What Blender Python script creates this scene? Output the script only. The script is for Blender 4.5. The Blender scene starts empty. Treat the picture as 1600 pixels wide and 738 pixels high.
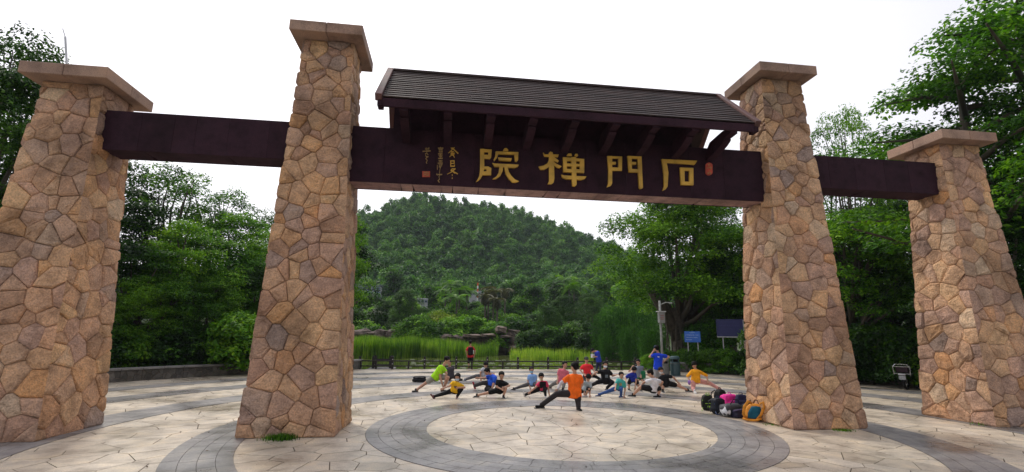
import bpy, math, random
import numpy as np
from mathutils import Vector, Matrix
R = math.radians
scn = bpy.context.scene
col = scn.collection
random.seed(7)
RNG = np.random.default_rng(11)

# ------------------------------------------------------------------ camera
FPX, PITCH, ROLL, YAW = 757.05, 0.2012, 0.011, 0.1305      # focal length in 1600 px widths, tilt up, roll, turn
CAMP = np.array([-2.92, -11.83, 2.10])
_c, _s = math.cos(YAW), math.sin(YAW)
_cp, _sp = math.cos(PITCH), math.sin(PITCH)
_cr, _sr = math.cos(ROLL), math.sin(ROLL)
def ray(x, y):
    a, b = x-800, y-369
    u = (a*_cr+b*_sr)/FPX; w = (-a*_sr+b*_cr)/FPX
    D = (u, _cp+w*_sp, _sp-w*_cp)
    return np.array([_c*D[0]+_s*D[1], -_s*D[0]+_c*D[1], D[2]])
def atY(x, y, Y): D = ray(x, y); return CAMP+D*(Y-CAMP[1])/D[1]
def atZ(x, y, Z=0.0): D = ray(x, y); return CAMP+D*(Z-CAMP[2])/D[2]
cam = bpy.data.objects.new('camera', bpy.data.cameras.new('camera')); col.objects.link(cam)
cam.data.sensor_width = 36; cam.data.lens = FPX/1600*36
cam.data.clip_start = .05; cam.data.clip_end = 3000
_f = ray(800, 369); _r = ray(801, 369)-_f; _u = ray(800, 368)-_f
_f, _r, _u = [Vector(v).normalized() for v in (_f, _r, _u)]
cam.matrix_world = Matrix(((_r.x, _u.x, -_f.x, CAMP[0]), (_r.y, _u.y, -_f.y, CAMP[1]), (_r.z, _u.z, -_f.z, CAMP[2]), (0, 0, 0, 1)))
scn.camera = cam

# ------------------------------------------------------------------ sky, sun, exposure
SUN_EL, SUN_AZ = R(50), R(-30)          # azimuth from +Y (away from the camera) towards +X
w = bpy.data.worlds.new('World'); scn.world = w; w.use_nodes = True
nt = w.node_tree; nt.nodes.clear()
def N(t, k, **kw):
    n = t.nodes.new(k)
    for a, b in kw.items(): setattr(n, a, b)
    return n
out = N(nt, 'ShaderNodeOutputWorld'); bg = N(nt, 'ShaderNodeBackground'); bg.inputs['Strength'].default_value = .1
sky = N(nt, 'ShaderNodeTexSky', sky_type='NISHITA', sun_disc=False, sun_elevation=SUN_EL, sun_rotation=SUN_AZ, dust_density=4, air_density=1.2)
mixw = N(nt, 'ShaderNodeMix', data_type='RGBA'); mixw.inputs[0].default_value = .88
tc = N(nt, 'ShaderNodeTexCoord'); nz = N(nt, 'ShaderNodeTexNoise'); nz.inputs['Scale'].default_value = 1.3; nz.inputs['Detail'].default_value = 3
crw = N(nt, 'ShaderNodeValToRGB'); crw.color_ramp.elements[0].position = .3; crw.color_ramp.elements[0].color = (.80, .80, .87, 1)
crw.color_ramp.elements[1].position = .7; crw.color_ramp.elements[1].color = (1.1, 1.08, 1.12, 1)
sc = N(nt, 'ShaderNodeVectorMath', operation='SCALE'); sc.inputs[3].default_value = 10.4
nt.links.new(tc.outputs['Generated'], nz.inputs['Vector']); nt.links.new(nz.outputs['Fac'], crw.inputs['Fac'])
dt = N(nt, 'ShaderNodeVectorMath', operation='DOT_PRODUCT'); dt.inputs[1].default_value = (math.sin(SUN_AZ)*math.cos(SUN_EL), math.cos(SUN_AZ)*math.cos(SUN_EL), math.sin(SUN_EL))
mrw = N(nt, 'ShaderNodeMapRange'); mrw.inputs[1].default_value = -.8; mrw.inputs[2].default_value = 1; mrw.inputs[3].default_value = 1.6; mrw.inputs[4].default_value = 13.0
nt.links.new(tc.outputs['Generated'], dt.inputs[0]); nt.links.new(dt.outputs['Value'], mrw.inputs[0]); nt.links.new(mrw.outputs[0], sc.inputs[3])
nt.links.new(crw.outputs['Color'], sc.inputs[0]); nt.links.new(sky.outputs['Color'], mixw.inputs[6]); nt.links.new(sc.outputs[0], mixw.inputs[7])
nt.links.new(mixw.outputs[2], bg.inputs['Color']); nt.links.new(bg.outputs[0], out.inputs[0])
sun = bpy.data.objects.new('sun', bpy.data.lights.new('sun', 'SUN')); col.objects.link(sun)
sun.data.energy = 1.5; sun.data.angle = R(11); sun.data.color = (1, .93, .82)
sd = Vector((math.sin(SUN_AZ)*math.cos(SUN_EL), math.cos(SUN_AZ)*math.cos(SUN_EL), math.sin(SUN_EL)))
sun.rotation_euler = sd.to_track_quat('Z', 'Y').to_euler()
vs = scn.view_settings; vs.view_transform = 'Standard'; vs.look = 'None'; vs.exposure = 0.32; vs.gamma = 1; vs.use_curve_mapping = False

# ------------------------------------------------------------------ object helpers
def tag(o, label=None, cat=None, group=None, kind=None):
    for k, v in (('label', label), ('category', cat), ('group', group), ('kind', kind)):
        if v: o[k] = v
    return o
def link(o, parent=None):
    col.objects.link(o)
    if parent is not None: o.parent = parent
    return o
def empty(name, loc=(0, 0, 0), rz=0, label=None, cat=None, group=None):
    o = bpy.data.objects.new(name, None); o.empty_display_size = .1; col.objects.link(o)
    o.location = loc; o.rotation_euler = (0, 0, rz)
    return tag(o, label, cat, group)
def mesh_np(name, V, F, mat=None, smooth=False):
    me = bpy.data.meshes.new(name)
    V = np.asarray(V, dtype=np.float32)
    if isinstance(F, np.ndarray):
        n, k = F.shape
        me.vertices.add(len(V)); me.vertices.foreach_set('co', V.ravel())
        me.loops.add(n*k); me.loops.foreach_set('vertex_index', F.astype(np.int32).ravel())
        me.polygons.add(n); me.polygons.foreach_set('loop_start', np.arange(0, n*k, k, dtype=np.int32))
        me.update(calc_edges=True)
    else:
        me.from_pydata([tuple(v) for v in V.tolist()], [], [tuple(f) for f in F]); me.update()
    if smooth: me.polygons.foreach_set('use_smooth', np.ones(len(me.polygons), dtype=bool))
    if mat is not None: me.materials.append(mat)
    return me
class MB:
    """collects shapes into one mesh"""
    def __init__(s): s.v = []; s.f = []
    def add(s, V, F):
        n = len(s.v); s.v += [tuple(map(float, v)) for v in V]; s.f += [tuple(i+n for i in f) for f in F]; return s
    def box(s, c, d, rz=0, M=None, bev=0):
        x, y, z = [q/2 for q in d]
        if bev > 0:
            b = min(bev, x*.9, y*.9, z*.9); V = []; 
            for sx in (-1, 1):
                for sy in (-1, 1):
                    for sz in (-1, 1):
                        V += [(sx*(x-b), sy*(y-b), sz*z), (sx*(x-b), sy*y, sz*(z-b)), (sx*x, sy*(y-b), sz*(z-b))]
            idx = lambda sx, sy, sz, k: ((sx*2+sy)*2+sz)*3+k
            F = []
            for q in (0, 1):
                F.append([idx(a, b_, q, 0) for a, b_ in ((0, 0), (1, 0), (1, 1), (0, 1))][::1 if q else -1])
                F.append([idx(a, q, b_, 1) for a, b_ in ((0, 0), (1, 0), (1, 1), (0, 1))][::-1 if q else 1])
                F.append([idx(q, a, b_, 2) for a, b_ in ((0, 0), (1, 0), (1, 1), (0, 1))][::1 if q else -1])
            for a in (0, 1):
                for b_ in (0, 1):
                    F.append([idx(0, a, b_, 0), idx(1, a, b_, 0), idx(1, a, b_, 1), idx(0, a, b_, 1)])
                    F.append([idx(a, 0, b_, 0), idx(a, 1, b_, 0), idx(a, 1, b_, 2), idx(a, 0, b_, 2)])
                    F.append([idx(a, b_, 0, 1), idx(a, b_, 1, 1), idx(a, b_, 1, 2), idx(a, b_, 0, 2)])
                    for e in (0, 1): F.append([idx(a, b_, e, 0), idx(a, b_, e, 1), idx(a, b_, e, 2)])
        else:
            V = [(sx*x, sy*y, sz*z) for sx in (-1, 1) for sy in (-1, 1) for sz in (-1, 1)]
            F = [(0, 1, 3, 2), (4, 6, 7, 5), (0, 4, 5, 1), (2, 3, 7, 6), (0, 2, 6, 4), (1, 5, 7, 3)]
        if M is None: M = Matrix.Rotation(rz, 3, 'Z')
        V = [M @ Vector(v)+Vector(c) for v in V]
        return s.add(V, F)
    def tube(s, pts, rad, n=8, ell=None, lat=None):
        """closed tube along pts; rad per point; ell = (lateral scale, other scale) with lat the lateral vector"""
        pts = [Vector(p) for p in pts]
        if not isinstance(rad, (list, tuple)): rad = [rad]*len(pts)
        V = []; F = []; m = len(pts)
        prev = None
        for i, p in enumerate(pts):
            d = (pts[min(i+1, m-1)]-pts[max(i-1, 0)])
            d = d.normalized() if d.length > 1e-9 else Vector((0, 0, 1))
            if lat is not None: a = Vector(lat)-d*Vector(lat).dot(d)
            elif prev is not None: a = prev-d*prev.dot(d)
            else: a = d.orthogonal()
            if a.length < 1e-6: a = d.orthogonal()
            a.normalize(); prev = a; b = d.cross(a)
            e = ell[i] if isinstance(ell, list) else (ell or (1, 1))
            for k in range(n):
                t = 2*math.pi*k/n
                V.append(p+a*(math.cos(t)*rad[i]*e[0])+b*(math.sin(t)*rad[i]*e[1]))
        for i in range(m-1):
            for k in range(n):
                F.append((i*n+k, i*n+(k+1) % n, (i+1)*n+(k+1) % n, (i+1)*n+k))
        F.append(tuple(range(n-1, -1, -1))); F.append(tuple((m-1)*n+k for k in range(n)))
        return s.add(V, F)
    def caps(s, p0, r0, p1, r1, n=10, ell=(1, 1), lat=None):
        """capsule with round ends"""
        p0, p1 = Vector(p0), Vector(p1); d = p1-p0
        d = d.normalized() if d.length > 1e-6 else Vector((0, 0, 1))
        pts = []; rr = []
        for t in (90, 62, 35, 10): pts.append(p0-d*(r0*math.sin(R(t)))); rr.append(max(r0*math.cos(R(t)), r0*.05))
        for t in (10, 35, 62, 90): pts.append(p1+d*(r1*math.sin(R(t)))); rr.append(max(r1*math.cos(R(t)), r1*.05))
        return s.tube(pts, rr, n, ell, lat)
    def ball(s, c, r, n=10, M=None):
        r = (r, r, r) if not isinstance(r, (tuple, list)) else r
        V = []; F = []; m = n//2+1
        for i in range(m+1):
            t = math.pi*i/m
            for k in range(n):
                q = 2*math.pi*k/n
                v = Vector((r[0]*math.sin(t)*math.cos(q), r[1]*math.sin(t)*math.sin(q), r[2]*math.cos(t)))
                if M is not None: v = M @ v
                V.append(v+Vector(c))
        for i in range(m):
            for k in range(n): F.append((i*n+k, (i+1)*n+k, (i+1)*n+(k+1) % n, i*n+(k+1) % n))
        return s.add(V, F)
    def prism(s, poly, o, u, v, nrm, h0, h1):
        """polygon (2D list) in plane o + a*u + b*v, extruded along nrm from h0 to h1"""
        o, u, v, nrm = Vector(o), Vector(u), Vector(v), Vector(nrm)
        area = sum(poly[i][0]*poly[(i+1) % len(poly)][1]-poly[(i+1) % len(poly)][0]*poly[i][1] for i in range(len(poly)))
        if (area > 0) != (u.cross(v).dot(nrm) > 0): poly = poly[::-1]
        n = len(poly)
        V = [o+u*a+v*b+nrm*h0 for a, b in poly]+[o+u*a+v*b+nrm*h1 for a, b in poly]
        F = [tuple(range(n, 2*n)), tuple(range(n-1, -1, -1))]+[(i, (i+1) % n, n+(i+1) % n, n+i) for i in range(n)]
        return s.add(V, F)
    def mesh(s, name, mat=None, smooth=False): return mesh_np(name, s.v, s.f, mat, smooth)
    def build(s, name, mat=None, parent=None, smooth=False):
        return link(bpy.data.objects.new(name, s.mesh(name, mat, smooth)), parent)
def remeshed(mb, name, mat, voxel, smooth_it=4, parent=None):
    o = mb.build(name+'_src'); m = o.modifiers.new('r', 'REMESH'); m.mode = 'VOXEL'; m.voxel_size = voxel; m.use_smooth_shade = True
    if smooth_it: q = o.modifiers.new('s', 'SMOOTH'); q.iterations = smooth_it; q.factor = .5
    dg = bpy.context.evaluated_depsgraph_get()
    me = bpy.data.meshes.new_from_object(o.evaluated_get(dg)); me.name = name
    bpy.data.objects.remove(o); me.materials.clear(); me.materials.append(mat)
    for p in me.polygons: p.use_smooth = True
    return link(bpy.data.objects.new(name, me), parent)

# ------------------------------------------------------------------ materials
def mat_new(name):
    m = bpy.data.materials.new(name); m.use_nodes = True; t = m.node_tree
    return m, t, t.nodes['Principled BSDF']
def simple(name, c, rough=.6, metal=0, noise=.15, nscale=8, bump=0, bscale=40, spec=.5):
    m, t, b = mat_new(name)
    tc = N(t, 'ShaderNodeTexCoord'); nz = N(t, 'ShaderNodeTexNoise'); nz.inputs['Scale'].default_value = nscale; nz.inputs['Detail'].default_value = 5
    mr = N(t, 'ShaderNodeMapRange'); mr.inputs[1].default_value = .3; mr.inputs[2].default_value = .7; mr.inputs[3].default_value = 1-noise; mr.inputs[4].default_value = 1+noise
    vm = N(t, 'ShaderNodeVectorMath', operation='SCALE'); vm.inputs[0].default_value = c
    t.links.new(tc.outputs['Object'], nz.inputs['Vector']); t.links.new(nz.outputs['Fac'], mr.inputs[0]); t.links.new(mr.outputs[0], vm.inputs[3])
    t.links.new(vm.outputs[0], b.inputs['Base Color']); b.inputs['Roughness'].default_value = rough; b.inputs['Metallic'].default_value = metal
    b.inputs['Specular IOR Level'].default_value = spec
    if bump:
        n2 = N(t, 'ShaderNodeTexNoise'); n2.inputs['Scale'].default_value = bscale; n2.inputs['Detail'].default_value = 6
        bp = N(t, 'ShaderNodeBump'); bp.inputs['Strength'].default_value = bump; bp.inputs['Distance'].default_value = .02
        t.links.new(tc.outputs['Object'], n2.inputs['Vector']); t.links.new(n2.outputs['Fac'], bp.inputs['Height']); t.links.new(bp.outputs[0], b.inputs['Normal'])
    return m
def ramp(t, stops, interp='LINEAR'):
    n = N(t, 'ShaderNodeValToRGB'); e = n.color_ramp.elements; n.color_ramp.interpolation = interp
    while len(e) > 1: e.remove(e[-1])
    e[0].position = stops[0][0]; e[0].color = (*stops[0][1], 1)
    for p, c in stops[1:]: q = e.new(p); q.color = (*c, 1)
    return n
def piece_random(t):
    oi = N(t, 'ShaderNodeObjectInfo'); ge = N(t, 'ShaderNodeNewGeometry')
    a = N(t, 'ShaderNodeMath', operation='ADD'); f = N(t, 'ShaderNodeMath', operation='FRACT')
    t.links.new(oi.outputs['Random'], a.inputs[0]); t.links.new(ge.outputs['Random Per Island'], a.inputs[1]); t.links.new(a.outputs[0], f.inputs[0])
    return f.outputs[0], ge
def stone_mat(name, stops, scale=1.0, rough=.85, spec=.5, bump=.9, bdist=.03, dirt=.35, wet=False, fine=55):
    """stone pieces: colour per piece, mottling, grain and rough relief"""
    m, t, b = mat_new(name); L = t.links.new
    rnd, ge = piece_random(t)
    cr = ramp(t, stops); L(rnd, cr.inputs['Fac'])
    n1 = N(t, 'ShaderNodeTexNoise'); n1.inputs['Scale'].default_value = 2.6*scale; n1.inputs['Detail'].default_value = 8; n1.inputs['Roughness'].default_value = .65
    n2 = N(t, 'ShaderNodeTexNoise'); n2.inputs['Scale'].default_value = fine; n2.inputs['Detail'].default_value = 4; n2.inputs['Roughness'].default_value = .7
    n3 = N(t, 'ShaderNodeTexNoise'); n3.inputs['Scale'].default_value = .55*scale; n3.inputs['Detail'].default_value = 6
    for n in (n1, n2, n3): L(ge.outputs['Position'], n.inputs['Vector'])
    r1 = ramp(t, [(.3, (.55, .52, .5)), (.5, (1, 1, 1)), (.72, (1.35, 1.28, 1.15))]); L(n1.outputs['Fac'], r1.inputs['Fac'])
    r2 = ramp(t, [(.3, (.62, .61, .6)), (.5, (1, 1, 1)), (.7, (1.34, 1.32, 1.3))]); L(n2.outputs['Fac'], r2.inputs['Fac'])
    r3 = ramp(t, [(.36, (1-dirt, 1-dirt*1.05, 1-dirt*1.15)), (.5, (1, 1, 1)), (.7, (1.06, 1.04, 1.0))]); L(n3.outputs['Fac'], r3.inputs['Fac'])
    x = cr.outputs['Color']
    for r in (r1, r2, r3):
        mx = N(t, 'ShaderNodeMix', data_type='RGBA', blend_type='MULTIPLY'); mx.inputs[0].default_value = 1
        L(x, mx.inputs[6]); L(r.outputs['Color'], mx.inputs[7]); x = mx.outputs[2]
    L(x, b.inputs['Base Color'])
    ad = N(t, 'ShaderNodeMath', operation='MULTIPLY_ADD'); ad.inputs[1].default_value = .35; L(n2.outputs['Fac'], ad.inputs[0])
    n4 = N(t, 'ShaderNodeTexNoise'); n4.inputs['Scale'].default_value = 9*scale; n4.inputs['Detail'].default_value = 7; n4.inputs['Roughness'].default_value = .6
    L(ge.outputs['Position'], n4.inputs['Vector']); L(n4.outputs['Fac'], ad.inputs[2])
    bp = N(t, 'ShaderNodeBump'); bp.inputs['Strength'].default_value = bump; bp.inputs['Distance'].default_value = bdist
    L(ad.outputs[0], bp.inputs['Height']); L(bp.outputs[0], b.inputs['Normal'])
    if wet:
        rr = N(t, 'ShaderNodeMapRange'); rr.inputs[1].default_value = .38; rr.inputs[2].default_value = .6; rr.inputs[3].default_value = rough-.2; rr.inputs[4].default_value = rough
        L(n3.outputs['Fac'], rr.inputs[0]); L(rr.outputs[0], b.inputs['Roughness'])
    else: b.inputs['Roughness'].default_value = rough
    b.inputs['Specular IOR Level'].default_value = spec
    return m
def leaf_mat(name, lo, mid, hi, trans=.35, rough=.5, scale=.35):
    m, t, b = mat_new(name); L = t.links.new
    ge = N(t, 'ShaderNodeNewGeometry'); oi = N(t, 'ShaderNodeObjectInfo')
    n1 = N(t, 'ShaderNodeTexNoise'); n1.inputs['Scale'].default_value = scale; n1.inputs['Detail'].default_value = 4
    L(ge.outputs['Position'], n1.inputs['Vector'])
    a = N(t, 'ShaderNodeMath', operation='MULTIPLY_ADD'); a.inputs[1].default_value = .35; L(ge.outputs['Random Per Island'], a.inputs[0])
    a2 = N(t, 'ShaderNodeMath', operation='MULTIPLY_ADD'); a2.inputs[1].default_value = .25; L(oi.outputs['Random'], a2.inputs[0])
    a3 = N(t, 'ShaderNodeMath', operation='SUBTRACT'); a3.inputs[1].default_value = .3
    L(n1.outputs['Fac'], a2.inputs[2]); L(a2.outputs[0], a.inputs[2]); L(a.outputs[0], a3.inputs[0])
    cr = ramp(t, [(.25, lo), (.5, mid), (.78, hi)]); L(a3.outputs[0], cr.inputs['Fac'])
    L(cr.outputs['Color'], b.inputs['Base Color']); b.inputs['Roughness'].default_value = rough; b.inputs['Specular IOR Level'].default_value = .14
    tr = N(t, 'ShaderNodeBsdfTranslucent'); mx = N(t, 'ShaderNodeMixShader'); mx.inputs[0].default_value = trans
    tm = N(t, 'ShaderNodeMix', data_type='RGBA', blend_type='MULTIPLY'); tm.inputs[0].default_value = 1; tm.inputs[7].default_value = (1.5, 1.6, .6, 1)
    L(cr.outputs['Color'], tm.inputs[6]); L(tm.outputs[2], tr.inputs['Color'])
    L(b.outputs[0], mx.inputs[1]); L(tr.outputs[0], mx.inputs[2]); L(mx.outputs[0], t.nodes['Material Output'].inputs['Surface'])
    return m
M = {}
WARM = [(p_, tuple(c_*(1.28, 1.20, 1.16)[k_]+(.036, .022, .016)[k_] for k_, c_ in enumerate(q_))) for p_, q_ in [(0, (.29, .18, .12)), (.12, (.44, .29, .17)), (.25, (.33, .225, .18)), (.38, (.50, .34, .19)), (.5, (.35, .215, .15)), (.62, (.27, .215, .19)),
        (.72, (.46, .28, .14)), (.82, (.38, .255, .2)), (.89, (.45, .25, .11)), (.95, (.46, .37, .27)), (1, (.27, .175, .125))]]
M['stone'] = stone_mat('pillar_stone', WARM, 1.0, bdist=.09, dirt=.32, fine=30)
M['mortar'] = simple('mortar', (.30, .22, .155), .95, noise=.4, nscale=6)
M['cap'] = stone_mat('cap_sandstone', [(0, (.30, .19, .145)), (.5, (.34, .225, .17)), (1, (.27, .175, .135))], .6, bump=.4, bdist=.015)
M['slab'] = stone_mat('paving_slab', [(0, (.49, .425, .345)), (.3, (.56, .50, .42)), (.6, (.51, .445, .36)), (.85, (.59, .525, .44)), (1, (.43, .37, .29))], .8, rough=.46, bump=.3, bdist=.012, dirt=.26, wet=True)
M['joint'] = simple('paving_joint', (.085, .065, .045), .9, noise=.3, nscale=3)
M['band'] = stone_mat('grey_band_stone', [(0, (.21, .205, .21)), (.4, (.255, .245, .25)), (.75, (.225, .22, .225)), (1, (.28, .27, .272))], .8, rough=.44, bump=.2, bdist=.01, dirt=.35, wet=True)
M['bandjoint'] = simple('band_joint', (.06, .055, .05), .9, noise=.3)
M['beam'] = stone_mat('beam_timber', [(0, (.030, .0125, .021)), (.5, (.035, .015, .0245)), (1, (.027, .0115, .019))], 1.1, rough=.75, spec=.12, bump=.25, bdist=.008, dirt=.3)
M['rooftim'] = stone_mat('roof_timber', [(0, (.030, .017, .016)), (.5, (.050, .030, .028)), (1, (.022, .013, .013))], 1.2, rough=.65, spec=.3, bump=.3, bdist=.008, dirt=.3)
M['barge'] = stone_mat('bargeboard_timber', [(0, (.10, .040, .038)), (1, (.125, .05, .046))], 1.2, rough=.55, bump=.3, bdist=.008)
M['soffit'] = stone_mat('soffit_stone', [(0, (.28, .17, .16)), (.5, (.34, .22, .20)), (1, (.24, .14, .14))], 1.5, bump=.4, bdist=.01)
M['gold'] = simple('gold_paint', (.62, .36, .045), .42, noise=.3, nscale=3, bump=.15, bscale=30)
M['dullgold'] = simple('worn_gold_paint', (.36, .22, .07), .5, noise=.35, nscale=9)
M['seal'] = simple('seal_red', (.50, .06, .025), .5, noise=.3, nscale=6)
M['bark'] = simple('bark', (.075, .06, .045), .9, noise=.35, nscale=5, bump=.6, bscale=18)
M['grassy'] = simple('earth_and_grass', (.05, .075, .022), .95, noise=.5, nscale=.7, bump=.4, bscale=6)
M['darksoil'] = simple('hill_soil', (.022, .040, .014), .95, noise=.5, nscale=.2)
M['rock'] = simple('dark_rock', (.085, .062, .05), .9, noise=.6, nscale=2.5, bump=.8, bscale=7)
M['ledge'] = simple('ledge_stone', (.15, .11, .085), .85, noise=.45, nscale=2, bump=.6, bscale=9)
M['lowwall'] = stone_mat('low_wall_stone', [(0, (.10, .095, .085)), (.5, (.15, .14, .13)), (1, (.08, .075, .07))], 1.2, bump=.6, bdist=.02)
M['coping'] = simple('coping_stone', (.20, .19, .185), .7, noise=.3, nscale=3)
M['fence'] = simple('fence_brown', (.014, .009, .008), .6, noise=.3, nscale=6)
M['white'] = simple('white_paint', (.75, .75, .75), .5, noise=.08)
M['leafA'] = leaf_mat('leaves_mid_green', (.012, .042, .006), (.048, .145, .010), (.19, .37, .022), .32)
M['leafB'] = leaf_mat('leaves_bright_green', (.020, .070, .008), (.085, .235, .014), (.28, .47, .03), .34)
M['leafD'] = leaf_mat('leaves_dark_green', (.007, .024, .005), (.020, .066, .008), (.085, .19, .014), .24)
M['leafY'] = leaf_mat('leaves_yellow_green', (.07, .13, .012), (.17, .26, .02), (.32, .34, .03), .4)
M['leafH'] = leaf_mat('hill_leaves', (.018, .066, .016), (.062, .175, .030), (.17, .33, .05), .28, scale=.12)
M['leafP'] = leaf_mat('palm_leaves', (.03, .08, .012), (.07, .17, .02), (.16, .33, .03), .35)
M['leafdry'] = leaf_mat('dry_palm_leaves', (.05, .05, .025), (.10, .10, .045), (.16, .17, .08), .2)
M['bamboo'] = leaf_mat('bamboo_leaves', (.018, .06, .010), (.045, .145, .018), (.10, .25, .025), .35)
M['reed'] = leaf_mat('reeds', (.05, .12, .014), (.16, .29, .03), (.36, .46, .08), .4, scale=.6)

# ------------------------------------------------------------------ 2D voronoi pieces
def clip(poly, a, b, c):
    """keep a*x+b*y<=c"""
    res = []; n = len(poly)
    for i in range(n):
        p, q = poly[i], poly[(i+1) % n]
        dp, dq = a*p[0]+b*p[1]-c, a*q[0]+b*q[1]-c
        if dp <= 0: res.append(p)
        if (dp < 0) != (dq < 0) and dp != dq and not (dp == 0 or dq == 0):
            t = dp/(dp-dq); res.append((p[0]+(q[0]-p[0])*t, p[1]+(q[1]-p[1])*t))
    return res
def voronoi(seeds, bound, reach, wt=0, rng=None):
    seeds = np.asarray(seeds); cells = []; W_ = [rng.uniform(-wt, wt) if rng else 0 for _ in seeds]
    for i, s_ in enumerate(seeds):
        d = seeds-s_; dd = (d**2).sum(1); near = np.where((dd < reach**2) & (dd > 1e-12))[0]
        near = near[np.argsort(dd[near])][:22]
        poly = [(s_[0]-reach, s_[1]-reach), (s_[0]+reach, s_[1]-reach), (s_[0]+reach, s_[1]+reach), (s_[0]-reach, s_[1]+reach)] if bound is None else list(bound)
        for j in near:
            a, b = d[j]; m = (seeds[j]+s_)/2
            poly = clip(poly, a, b, a*m[0]+b*m[1]+(W_[i]-W_[j])/2)
            if len(poly) < 3: break
        cells.append(poly)
    return cells
def inset(poly, g):
    """convex polygon, move every edge in by g (poly counter-clockwise)"""
    n = len(poly); area = sum(poly[i][0]*poly[(i+1) % n][1]-poly[(i+1) % n][0]*poly[i][1] for i in range(n))
    if area < 0: poly = poly[::-1]
    res = list(poly)
    for i in range(n):
        p, q = poly[i], poly[(i+1) % n]; ex, ey = q[0]-p[0], q[1]-p[1]; l = math.hypot(ex, ey)
        if l < 1e-6: continue
        nx, ny = ey/l, -ex/l
        gg = g(p, q) if callable(g) else g
        res = clip(res, nx, ny, nx*p[0]+ny*p[1]-gg)
        if len(res) < 3: return []
    # drop very short edges
    outp = []
    for i, p in enumerate(res):
        if not outp or math.hypot(p[0]-outp[-1][0], p[1]-outp[-1][1]) > .012: outp.append(p)
    return outp if len(outp) >= 3 else []
def poisson(x0, x1, y0, y1, r, rng, tries=14, rfun=None):
    pts = []; n = int((x1-x0)*(y1-y0)/(r*r)*tries)
    cell = {}; cs = r*1.3
    for _ in range(n):
        x, y = rng.uniform(x0, x1), rng.uniform(y0, y1); rr = r*(rng.uniform(.60, 1.35)); k = (int(x/cs), int(y/cs)); ok = True
        for i in (-1, 0, 1):
            for j in (-1, 0, 1):
                for (a, b) in cell.get((k[0]+i, k[1]+j), ()):
                    if (a-x)**2+(b-y)**2 < rr*rr: ok = False; break
                if not ok: break
            if not ok: break
        if ok: pts.append((x, y)); cell.setdefault(k, []).append((x, y))
    return pts

def project(x, y, z):
    """image position in 1600 px units, to find out which pieces the photograph shows largest"""
    wx = _c*(x-CAMP[0])-_s*(y-CAMP[1]); wy = _s*(x-CAMP[0])+_c*(y-CAMP[1]); wz = z-CAMP[2]
    d = wy*_cp+wz*_sp
    if d < .1: return None
    a = FPX*wx/d; b = -FPX*(wz*_cp-wy*_sp)/d
    return 800+a*_cr-b*_sr, 369+a*_sr+b*_cr, d

# ================================================================== LARGE STRUCTURE
# ------------------------------------------------------------------ stone pillars
def stone_piece(poly, o, u, v, nrm, hw, t, rng):
    """one fieldstone: base polygon on the core plane, shouldered and faceted outward; sides on the pillar's arris are mitred"""
    V = []; n = len(poly); cx = sum(p[0] for p in poly)/n; cy = sum(p[1] for p in poly)/n
    tb = t
    def edge(p): return 1 if abs(abs(p[0])-hw(p[1])) < .004 else 0
    P = lambda a, b, h: Vector(o)+Vector(u)*a+Vector(v)*b+Vector(nrm)*h
    def shrink(p, k, keep):
        if keep: return (p[0], cy+(p[1]-cy)*k)
        return (cx+(p[0]-cx)*k, cy+(p[1]-cy)*k)
    size = math.sqrt(max(.01, abs(sum(poly[i][0]*poly[(i+1) % n][1]-poly[(i+1) % n][0]*poly[i][1] for i in range(n)))/2))
    k1 = 1-.022/size; k2 = 1-.085/size; k3 = .5
    rings = []
    for li, (k, h) in enumerate(((1, -.02), (1, .40*tb), (k1, .74*tb), (k2, tb), (k3, tb*1.12))):
        rr = []
        for p in poly:
            e = edge(p); q = shrink(p, k, e and li < 4)
            hh = h+(rng.uniform(-.016, .014) if li >= 3 and not e else 0)
            sgn = 1 if p[0] > 0 else -1
            if e and li >= 1 and li < 4: q = (sgn*(hw(q[1])+min(hh, tb)), q[1])
            elif e and li == 0: q = (sgn*hw(q[1]), q[1])
            rr.append(len(V)); V.append(P(q[0], q[1], hh))
        rings.append(rr)
    c = len(V); V.append(P(cx+rng.uniform(-.2, .2)*size*.4, cy, tb*1.1+rng.uniform(-.006, .02)))
    F = []
    for a, b in zip(rings, rings[1:]):
        for i in range(n): F.append((a[i], a[(i+1) % n], b[(i+1) % n], b[i]))
    for i in range(n): F.append((rings[-1][i], rings[-1][(i+1) % n], c))
    return V, F
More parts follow.
